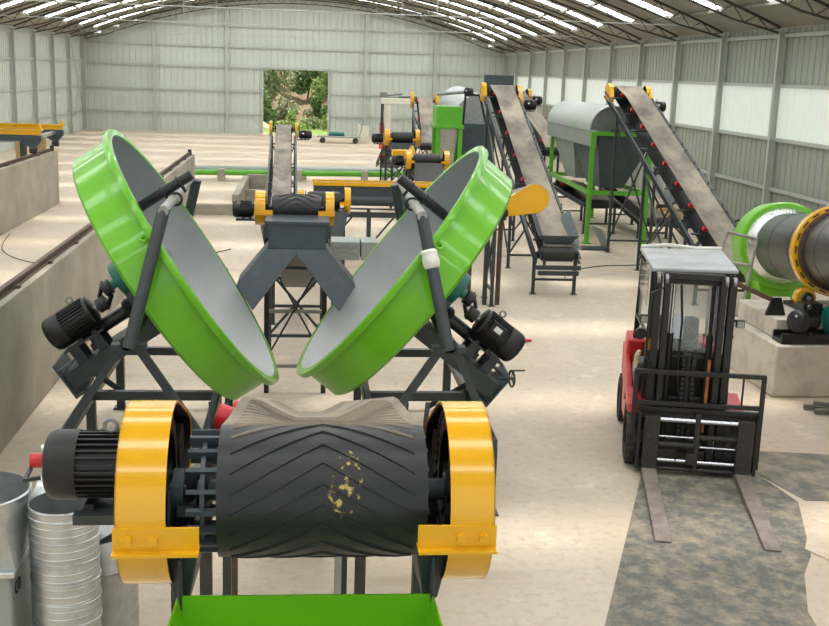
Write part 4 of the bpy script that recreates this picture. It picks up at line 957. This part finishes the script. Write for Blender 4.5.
c3 = Conveyor('narrow pale belt conveyor rising away toward the doorway', (-.55, 27.0, .55), (-.66, 36.2, 2.05), .52, .14, legs=(.03,.3,.6,.92), idlers=1.6, trough=.06, rail_off=.10, roll_ext=(-.02,-.04), dust_wrap=True)
c3.drive(-1, .26, .14, .10, (0,-.12,-.1), .10, None, bracket=False); c3.drive(1, .22, .12, .10, (0,-.15,-.15), .10, (.13,.42,1), bracket=False)
cD = Conveyor('short cross conveyor with a yellow teardrop chain guard beside the right granulator', (1.7, 19.15, 1.15), (3.98, 19.15, 1.92), .50, .15, sd=(0,-1,0), legs=(.12,.52,.70), idlers=.8, trough=.05, dust_wrap=True)
cD.drive(1, .25, .12, .09, (-.62,0,-.22), .12, None, bracket=False)
motor(cD.root, (3.36,18.62,1.69), (0,-1,0), .115, .22)
for x in (3.21, 3.44):
    b = MB(); b.bar((x,18.9,0),(x,18.9,1.6),.075,.06); b.build('leg', 'rusty' if x > 3.4 else 'dark_paint', cD.root)
c4 = Conveyor('far conveyor head with yellow guards in front of the cream packing frame', (3.0, 39.0, .8), (3.0, 34.2, 2.0), .60, .17, legs=(.4,.85), idlers=1.4)
c4.drive(-1, .26, .10, .14, (0,.2,-.05), .10, (.14,.36,1)); c4.drive(1, .26, .10, .14, (0,.2,0), .10)
b = MB(); b.loft([[(2.62,33.9,1.85),(3.38,33.9,1.85),(3.38,34.5,1.85),(2.62,34.5,1.85)],[(2.75,33.7,1.2),(3.3,33.7,1.2),(3.3,34.3,1.2),(2.75,34.3,1.2)]]); b.build('discharge_chute', 'dark_paint', c4.root)
c5 = Conveyor('mid-distance conveyor head with yellow guards behind the right granulator pan', (3.34, 31.6, 1.2), (3.34, 30.0, 1.66), .66, .17, legs=(.35,.85), idlers=1.3)
c5.drive(-1, .26, .10, .14, (0,.2,-.05), .12, (.14,.34,1)); c5.drive(1, .26, .10, .14, (0,.2,0), .12)
b = MB(); b.loft([[(2.98,29.75,1.60),(3.74,29.75,1.60),(3.74,29.95,1.60),(2.98,29.95,1.60)],[(2.95,29.2,.95),(3.77,29.2,.95),(3.77,29.5,.95),(2.95,29.5,.95)]]); b.build('discharge_chute', 'rubber', c5.root)
c6 = Conveyor('small far conveyor rising away left of the green hopper stand', (4.3, 38.0, 1.5), (4.55, 42.5, 2.95), .60, .14, legs=(.3,.65,.93), idlers=1.3, trough=.06, dust_wrap=True)
c6.drive(-1, .30, .2, .14, (0,-.1,-.12), .10, None, bracket=False); c6.drive(1, .26, .16, .14, (0,-.15,-.15), .10, (.15,.4,1), bracket=False)
c7 = Conveyor('far conveyor peeking between the middle conveyor and the grey hooded screen', (7.45, 32.6, 1.8), (6.9, 36.5, 3.35), .62, .15, legs=(.2,.5,.9), idlers=1.2, trough=.06, dust_wrap=True)
c7.drive(1, .22, .13, .11, (0,-.15,-.15), .10, (.14,.36,1), bracket=False)
c8 = Conveyor('low conveyor running under the grey hooded screen', (7.72, 27.9, .80), (7.45, 30.9, 1.0), .56, .12, legs=(.05,.9), idlers=.9, trough=.05, dust_wrap=True)
c9 = Conveyor('low dusty conveyor foot beside the green stand of the hooded screen', (8.95, 27.2, .45), (8.75, 30.6, 1.0), .5, .12, legs=(.05,.8), idlers=1.0, trough=.05)
# ------------------------------------------------------------------ screens on green stands
def green_leg(root, x, y, z, w=.10): b = MB(); b.bar((x,y,0),(x,y,z), w, w); b.box((x,y,.01),(.22,.22,.02)); b.build('leg', 'green_frame', root)
r = thing('drum_screen', 'drum screen under a grey half-round hood on a green stand with dark hopper', 'screen', T(7.6,28.5,0))
for x, y in ((6.95,26.35),(8.38,26.35),(7.1,31.4),(8.38,31.4)): green_leg(r, x, y, 2.72)
for a, c in (((6.95,26.35,1.25),(8.38,26.35,1.25)),((7.1,31.4,1.25),(8.38,31.4,1.25)),((6.95,26.35,1.25),(7.1,31.4,1.25)),((8.38,26.35,1.25),(8.38,31.4,1.25)),((6.95,26.35,2.68),(8.38,26.35,2.68)),((7.1,31.4,2.68),(8.38,31.4,2.68))):
    b = MB(); b.bar(a, c, .08, .10); b.build('beam', 'green_frame', r)
b = MB(); n = 20; hy0, hy1 = 26.75, 31.6; rr = .60; cx_, cz = 7.56, 2.74
b.prism([(cx_+rr*math.cos(PI*i/n), cz+rr*math.sin(PI*i/n)) for i in range(n+1)]+[(cx_-(rr-.02)*math.cos(PI*i/n), cz+(rr-.02)*math.sin(PI*i/n)) for i in range(n+1)], -hy1, -hy0, XZ); b.build('hood', 'hood_grey', r)
b = MB(); b.lathe([(.02,0),(rr-.03,0),(rr-.03,4.75),(.02,4.75)], 36, frame((cx_,hy0+.02,cz),(0,1,0))); b.build('screen_drum', 'steel', r)
b = MB(); b.bb(6.98,7.10,26.5,31.6,2.34,2.72); b.bb(6.96,7.12,26.5,31.6,2.70,2.74); b.build('side_trough', 'galv_paint', r, bevel=.01)
for y0, y1, m in ((26.42,28.9,'slate_paint'), (28.95,31.3,'galv_paint')):
    b = MB(); t_, q_ = [(7.12,y0),(8.32,y0),(8.32,y1),(7.12,y1)], [(7.35,y0+.5),(7.95,y0+.5),(7.95,y1-.7),(7.35,y1-.7)]
    b.loft([[(x,y,2.68) for x,y in t_],[(x,y,2.28) for x,y in t_],[(x,y,1.32) for x,y in q_]]); b.build('hopper', m, r)
b = MB(); b.bb(7.95,8.32,26.45,26.75,2.6,3.3); b.build('inlet_chute', 'slate_paint', r)
# far green-fronted screen
r = thing('screen_feeder', 'green fronted feeder box on green legs with dark housing and silver drum', 'screen', T(4.8,33,0))
for x in (3.86, 4.50):
    for y in (32.0, 33.0): green_leg(r, x, y, 2.5, .12)
b = MB(); b.bb(3.80,4.54,31.95,33.05,2.50,3.05); b.bb(3.74,4.60,31.9,33.1,2.42,2.52); b.build('feeder_box', 'green_frame', r, bevel=.01)
b = MB(); b.loft([[(3.9,32.1,2.45),(4.46,32.1,2.45),(4.46,32.95,2.45),(3.9,32.95,2.45)],[(4.05,32.3,1.3),(4.35,32.3,1.3),(4.35,32.8,1.3),(4.05,32.8,1.3)]]); b.build('funnel', 'galv', r)
b = MB(); b.bb(4.62,5.62,32.6,36.5,.9,2.55); b.build('housing', 'slate_paint', r, bevel=.02)
b = MB(); b.cyl((5.15,33.3,2.75),(5.15,37.5,2.95),.62,32); b.build('screen_drum', 'galv', r)
for a, c in (((4.66,32.62,2.55),(4.70,32.62,3.4)),((4.70,32.62,3.4),(5.12,32.62,3.38)),((5.12,32.62,3.38),(5.34,32.62,2.55))):
    b = MB(); b.bar(a, c, .06, .06, (0,1,0)); b.build('end_frame', 'black_paint', r)
b = MB(); b.cyl((3.95,33.4,3.36),(4.75,33.0,3.46),.05,12); b.build('shaft_tube', 'steel', r)
motor(r, (4.72,33.0,3.46), (.9,-.4,0), .12, .26)
for x in (4.7,5.55):
    for y in (32.7,36.4): b = MB(); b.bar((x,y,0),(x,y,.92),.1); b.build('leg', 'slate_paint', r)
# grey sheet chute lying on the floor
r = thing('sheet_chute', 'folded grey sheet metal chute lying on the floor by the green stand', 'chute', T(6.9,25.6,0))
quad_wall((6.55,25.2,.02),(7.25,25.2,.02),(7.25,25.75,.02),(6.55,25.75,.02),.012).build('base_sheet', 'slate_paint', r)
quad_wall((7.25,25.2,.02),(7.05,25.3,.5),(6.98,26.0,.5),(7.2,25.8,.02),.012).build('side_sheet', 'galv_paint', r)
quad_wall((6.55,25.2,.02),(6.40,25.3,.5),(6.42,26.0,.5),(6.55,25.8,.02),.012).build('side_sheet', 'galv_paint', r)

# ------------------------------------------------------------------ yellow topped trough conveyor, cross-wise
r = thing('trough_conveyor', 'long dark trough conveyor with a yellow top edge, behind the right pan', 'conveyor', T(1.7,25.2,0))
b = MB(); b.bb(.22,4.2,24.95,25.45,.98,1.44); b.cyl((.22,24.97,1.12),(4.2,24.97,1.12),.11,18); b.build('casing', 'slate_paint', r, bevel=.01)
b = MB(); b.bb(.20,4.2,24.88,24.97,1.43,1.51); b.bb(.20,4.2,25.42,25.52,1.43,1.51); b.build('top_edge', 'yellow', r)
b = MB(); b.bb(.22,4.2,24.90,24.98,.72,.84); b.bb(.22,4.2,24.90,24.98,.90,.93); b.build('side_beam', 'dark_paint', r)
for x in (.55,1.5,2.5,3.5):
    for y in (24.95,25.45): b = MB(); b.bar((x,y,0),(x,y,.85),.07); b.build('leg', 'dark_paint', r)
    b = MB(); b.bar((x,24.95,.05),(x+.55,24.95,.72),.04); b.build('brace', 'dark_paint', r)
# perforated grey tray box
r = thing('bolted_tray', 'small pale grey bolted tray box between chute and right pan', 'tray', T(.72,15.6,0))
for x0, x1 in ((.40,.80),(.82,1.06)):
    b = MB(); b.bb(x0,x1,15.4,15.9,1.36,1.62); b.build('tray_panel', 'galv_paint', r, bevel=.006)
for i in range(3):
    for k in range(3): b = MB(); b.box((.46+.13*i,15.395,1.42+.075*k),(.08,.012,.05)); b.build('vent_slot', 'pipe_grey', r)
for x in (.44,1.0):
    b = MB(); b.bar((x,15.65,0),(x,15.65,1.37),.05); b.build('leg', 'dark_paint', r)

# ------------------------------------------------------------------ cream packing frame
r = thing('packing_machine', 'cream portal frame packing machine with an orange red panel near back wall', 'machine', T(4.3,45,0))
for x0, x1 in ((3.20,3.46),(4.98,5.42)): b = MB(); b.bb(x0,x1,44.8,45.2,0,2.72); b.build('column', 'cream', r, bevel=.015)
b = MB(); b.bb(3.1,5.5,44.75,45.25,2.70,2.92); b.build('top_beam', 'cream', r, bevel=.015)
b = MB(); b.bb(3.46,4.98,44.9,45.1,1.02,1.3); b.build('cross_beam', 'cream', r, bevel=.01)
b = MB(); b.bb(3.02,3.20,44.8,45.1,.9,1.95); b.build('side_panel', 'orange_red', r, bevel=.01)
b = MB(); b.bb(4.75,5.3,44.55,44.8,1.1,1.75); b.build('control_box', 'cream', r, bevel=.01)
b = MB(); b.cyl((3.02,44.9,3.0),(3.9,44.9,3.12),.05,10); b.box((3.15,44.9,3.05),(.3,.2,.2)); b.build('actuator', 'steel', r)
b = MB(); b.cyl((3.75,44.9,3.0),(4.5,44.9,3.02),.07,10); b.build('actuator', 'steel', r)
b = MB(); b.cyl((3.1,44.75,1.3),(3.1,44.75,2.7),.06,10); b.build('guide_rod', 'dark_paint', r)

# ------------------------------------------------------------------ turner machine on the left rails
r = thing('compost_turner', 'yellow beamed black rail machine spanning the far left trough', 'machine', T(-9,31,1.5))
for y0, z in ((29.9,2.12),(32.55,2.12)):
    b = MB(); b.bb(-11.3,-6.85,y0-.07,y0+.07,z-.06,z+.06); b.bb(-11.3,-6.85,y0-.09,y0-.07,z+.04,z+.09); b.build('top_beam', 'yellow', r, bevel=.008)
    b = MB(); b.prism([(-6.95,z+.05),(-6.80,z+.05),(-6.87,z+.22)], -y0-.07, -y0+.07, XZ); b.build('end_cap', 'yellow', r)
    b = MB(); b.bb(-11.2,-6.83,y0-.1,y0+.1,z-.22,z-.07); b.build('under_beam', 'slate_paint', r)
    b = MB(); b.prism([(-7.42,z-.2),(-6.82,z-.2),(-6.98,z-.38),(-6.98,1.62),(-7.14,1.62),(-7.14,z-.38)], -y0-.08, -y0+.08, XZ); b.build('leg', 'slate_paint', r)
    b = MB(); b.cyl((-7.15,y0,1.665),(-6.98,y0,1.665),.085,18); b.build('rail_wheel', 'black_paint', r)
b = MB(); b.bar((-7.06,29.9,1.98),(-7.06,32.55,1.98),.10,.09); b.build('side_beam', 'galv', r)
b = MB(); b.bar((-11.0,30.3,1.75),(-7.5,32.2,1.78),.16,.10); b.build('walkway_beam', 'galv_paint', r)
for x in (-7.9,-8.7,-9.7,-10.4):
    b = MB(); b.bb(x-.07,x+.07,32.2,32.4,.3,1.95); b.build('hanger', 'slate_paint', r)
for x, y, w in ((-7.65,33.0,.45),(-8.2,33.3,.35)):
    b = MB(); b.bb(x-w/2,x+w/2,y,y+.05,0,1.9); tag(b.build('wooden_board', 'wood', bevel=.004), {-7.65:'wider pale wooden board standing upright behind the yellow beamed machine',-8.2:'narrower pale wooden board upright at far left behind the yellow beamed machine'}[x], 'board', 'boards behind the rail machine')

# ------------------------------------------------------------------ floor pit kerb, pipes
r = thing('pit_kerb', 'low concrete kerb around a pit beside the long trough wall end', 'kerb', T(-2.2,32.5,0), kind='structure')
for x0,x1,y0,y1,h in ((-3.3,-1.9,30.3,30.6,.28),(-1.95,-1.75,30.4,36.0,.55),(-1.8,-.95,35.8,36.0,.6),(-1.8,-.95,33.6,33.75,.35)):
    b = MB(); b.bb(x0,x1,y0,y1,0,h); b.build('kerb_wall', 'concrete', r, bevel=.01)
b = MB(); b.tube([(-3.9,39.4,.30),(5.2,40.6,.30)], .10, 12); gp = b.build('green_pipe', 'green_frame'); tag(gp, 'long bright green pipe running low across the far floor', 'pipe')
for x in (-2.9,-.2,2.2,4.4):
    yy = 39.4+(x+3.9)*.132; b = MB(); b.bb(x-.12,x+.12,yy-.12,yy+.3,0,.42); b.build('pipe_saddle', 'concrete', gp)
b = MB(); b.tube([(-3.9,40.1,.34),(5.2,41.3,.34)], .14, 12); gp = b.build('grey_pipe', 'galv_paint'); tag(gp, 'grey pipe running just behind the green floor pipe', 'pipe')
for x in (-3.0,0,3.0):
    yy = 40.1+(x+3.9)*.132; b = MB(); b.bb(x-.1,x+.1,yy-.12,yy+.12,0,.21); b.build('pipe_saddle', 'concrete', gp)

# ------------------------------------------------------------------ galvanised ducts in the left foreground
r = thing('spiral_duct', 'upright galvanised spiral duct section in the lower left foreground', 'duct', T(-1.50,6.75,0))
b = MB(); R0 = .212; Hh = 1.26; pr = []; z = 0
while z < Hh-.01:
    pr += [(R0,z),(R0,z+.030),(R0+.003,z+.033),(R0+.003,z+.040),(R0,z+.043)]; z += .0505
pr += [(R0,Hh),(R0-.004,Hh),(R0-.004,0),(R0,0)]
b.lathe(pr, 48, T(-1.50,6.75,0)); b.build('duct_shell', 'galv', r)
for k in range(9):
    b = MB(); b.tube([(-1.50+(R0+.004)*math.cos(a), 6.75+(R0+.004)*math.sin(a), .06+.14*k+.02*math.sin(a*.5)) for a in [2*PI*i/28 for i in range(29)]], .0055, 6); b.build('lock_seam', 'galv', r)
r = thing('duct_transition', 'grey square-to-round duct piece at the lower left picture edge', 'duct', T(-2.0,6.8,0))
b = MB(); b.loft([[(-2.42,6.5,0),(-1.78,6.5,0),(-1.78,7.1,0),(-2.42,7.1,0)],[(-2.42,6.5,.88),(-1.78,6.5,.88),(-1.78,7.1,.88),(-2.42,7.1,.88)]]); b.build('square_body', 'galv_paint', r, bevel=.02)
b = MB(); b.bb(-2.46,-1.745,6.46,7.14,.87,.91); b.build('flange', 'galv', r, bevel=.008)
n = 32
def sq(t, h):
    c, s = math.cos(t), math.sin(t); k = h/max(abs(c),abs(s)); return (c*k, s*k)
cx_, cy_ = -2.06, 6.8
b = MB(); b.loft([[(cx_+sq(2*PI*i/n,.31)[0], cy_+sq(2*PI*i/n,.29)[1], .91) for i in range(n)],[(cx_+.34*math.cos(2*PI*i/n), cy_+.34*math.sin(2*PI*i/n), 1.18) for i in range(n)],[(cx_+.35*math.cos(2*PI*i/n), cy_+.35*math.sin(2*PI*i/n), 1.32) for i in range(n)],[(cx_+.335*math.cos(2*PI*i/n), cy_+.335*math.sin(2*PI*i/n), 1.325) for i in range(n)],[(cx_+.33*math.cos(2*PI*i/n), cy_+.33*math.sin(2*PI*i/n), 1.18) for i in range(n)]], caps=False); b.build('round_collar', 'galv', r)
b = MB(); b.tube([(-1.776,6.62+.028*math.cos(a),.74+.04*math.sin(a)) for a in [.6+4.8*i/12 for i in range(13)]], .005, 6); b.tube([(-1.776,6.68+.028*math.cos(a),.74+.04*math.sin(a)) for a in [2*PI*i/12 for i in range(13)]], .005, 6); b.build('ink_mark', 'black_plastic', r)
r = thing('duct_elbow', 'shiny segmented galvanised duct elbow on the floor behind the spiral duct', 'duct', T(-1.1,7.4,0))
pts = [(-1.80,7.6,.95),(-1.64,7.55,.93),(-1.49,7.5,.84),(-1.39,7.45,.70),(-1.35,7.43,.50)]
for i in range(4):
    a, c = Vector(pts[i]), Vector(pts[i+1]); d = (c-a).normalized()*.012; b = MB(); b.cyl(a-d, c+d, .205, 28); b.build('elbow_segment', 'galv', r)
b = MB(); b.lathe([(.20,0),(.20,.5),(.215,.52)], 28, T(-1.35,7.43,0)); b.build('elbow_base', 'galv', r)

# ------------------------------------------------------------------ odds and ends
r = thing('hand_cart', 'flat cart with a green roll parked by the back wall right of the doorway', 'cart', T(1.6,61.6,0))
b = MB(); b.bb(.7,3.1,61.2,62.0,.32,.40); b.build('deck', 'galv_paint', r, bevel=.02)
b = MB(); b.cyl((1.35,61.5,.51),(2.2,61.5,.51),.11,16); b.build('roll', 'teal', r)
for x in (1.0,2.8): b = MB(); b.cyl((x,61.2,.16),(x,61.28,.16),.16,16); b.build('wheel', 'tyre', r)
b = MB(); b.tube([(3.05,61.6,.4),(3.25,61.6,1.3),(3.6,61.6,1.35)], .025, 8); b.build('push_bar', 'galv_paint', r)
b = MB(); b.bb(3.0,3.1,62.2,63.1,0,1.0); b.bb(3.1,3.6,62.2,62.26,0,.95); tag(b.build('panel_stack', 'cream', bevel=.01), 'pale panels leaning together near the back wall beside the cart', 'panel')
rg = random.Random(11)
for k, lb in enumerate(('nearest heap of scrap steel bars on the floor along the right wall','second scrap steel heap from the camera along the right wall','pale wooden scrap heap between steel heaps along the right wall','farthest heap of scrap steel bars on the floor along the right wall')):
    x = 10.6+rg.random()*.6; y = 27.8+k*1.7; a = rg.uniform(-.5,.5)
    b = MB(T(x, y, 0, a)); h = rg.uniform(.12,.3)
    b.box((0,0,h/2), (rg.uniform(.7,1.1), rg.uniform(.12,.3), h)); b.box((.1,.05,h+.05), (rg.uniform(.5,.9), .10, .10)); b.bar((-.4,.1,.05),(.5,-.1,h+.2),.05)
    tag(b.build('scrap_bar', 'wood' if k == 2 else 'scrap', bevel=.008), lb, 'scrap', 'scrap along the right wall')
r = thing('steel_offcut', 'bundle of grey steel offcuts on the floor before the concrete pier', 'scrap', T(6.6,12.6,0))
for i,(x0,y0,x1,y1,z) in enumerate(((6.3,12.75,7.0,12.6,.04),(6.35,12.55,7.0,12.5,.04),(6.4,12.7,6.9,12.45,.10))):
    b = MB(); b.channel((x0,y0,z),(x1,y1,z), .07,.05); b.build('offcut', 'pipe_grey', r)
def cable(label, pts, r_=.012, m='cable'):
    P = []; n = 10
    for i in range(len(pts)-1):
        p0, p1, p2, p3 = [Vector(pts[max(0,min(len(pts)-1,k))]+(r_,)) for k in (i-1,i,i+1,i+2)]
        for k in range(n):
            t = k/n; P.append(.5*((2*p1)+(-p0+p2)*t+(2*p0-5*p1+4*p2-p3)*t*t+(-p0+3*p1-3*p2+p3)*t**3))
    P.append(Vector(pts[-1]+(r_,))); b = MB(); b.tube(P, r_, 6); return tag(b.build('cable', m), label, 'cable')
cable('thin grey cable snaking on the floor left of the forked chute', [(-1.2,20.0),(-1.9,19.3),(-2.2,20.4),(-1.5,22.0),(-2.4,22.8),(-1.6,24.5)])
cable('thin cable trailing from the middle conveyor foot toward the forklift', [(5.2,21.3),(5.6,22.3),(6.4,23.0),(7.2,23.2),(7.9,23.6)])
cable('thin cable on the trough floor running to the far trough wall', [(-3.5,22.6),(-4.6,22.2),(-5.6,22.6),(-6.4,24.0),(-6.8,26.2)], .010)
b = MB(); b.lathe([(0,0),(.03,.0),(.02,.2),(0,.2)], 12, frame((3.3,16.1,.032),(1,.15,0))); tag(b.build('red_plug', 'red'), 'small red plug lying on the floor between right granulator and conveyor foot', 'plug')
b = MB(); b.bb(-6.05,-5.2,31.3,32.3,0,.06); b.bb(-6.0,-5.25,31.35,32.25,.06,.09); tag(b.build('floor_sheet', 'galv', bevel=.004), 'shiny galvanised sheet lying on the trough floor by the far wall', 'sheet')
r = thing('gear_housing', 'small yellow gear housing with a cone beside the far conveyor heads', 'gear housing', T(2.85,31.4,0))
b = MB(); b.bb(2.55,3.0,31.9,32.3,1.52,1.78); b.build('housing', 'yellow', r, bevel=.03)
b = MB(); b.lathe([(0,0),(.17,0),(.05,.34),(0,.34)], 20, T(3.12,32.1,1.55)); b.build('cone', 'yellow', r)
b = MB(); b.bb(2.5,3.3,31.85,32.35,1.46,1.53); b.build('shelf', 'galv_paint', r)
for x in (2.55,3.25): b = MB(); b.bar((x,32.1,0),(x,32.1,1.47),.07); b.build('leg', 'dark_paint', r)
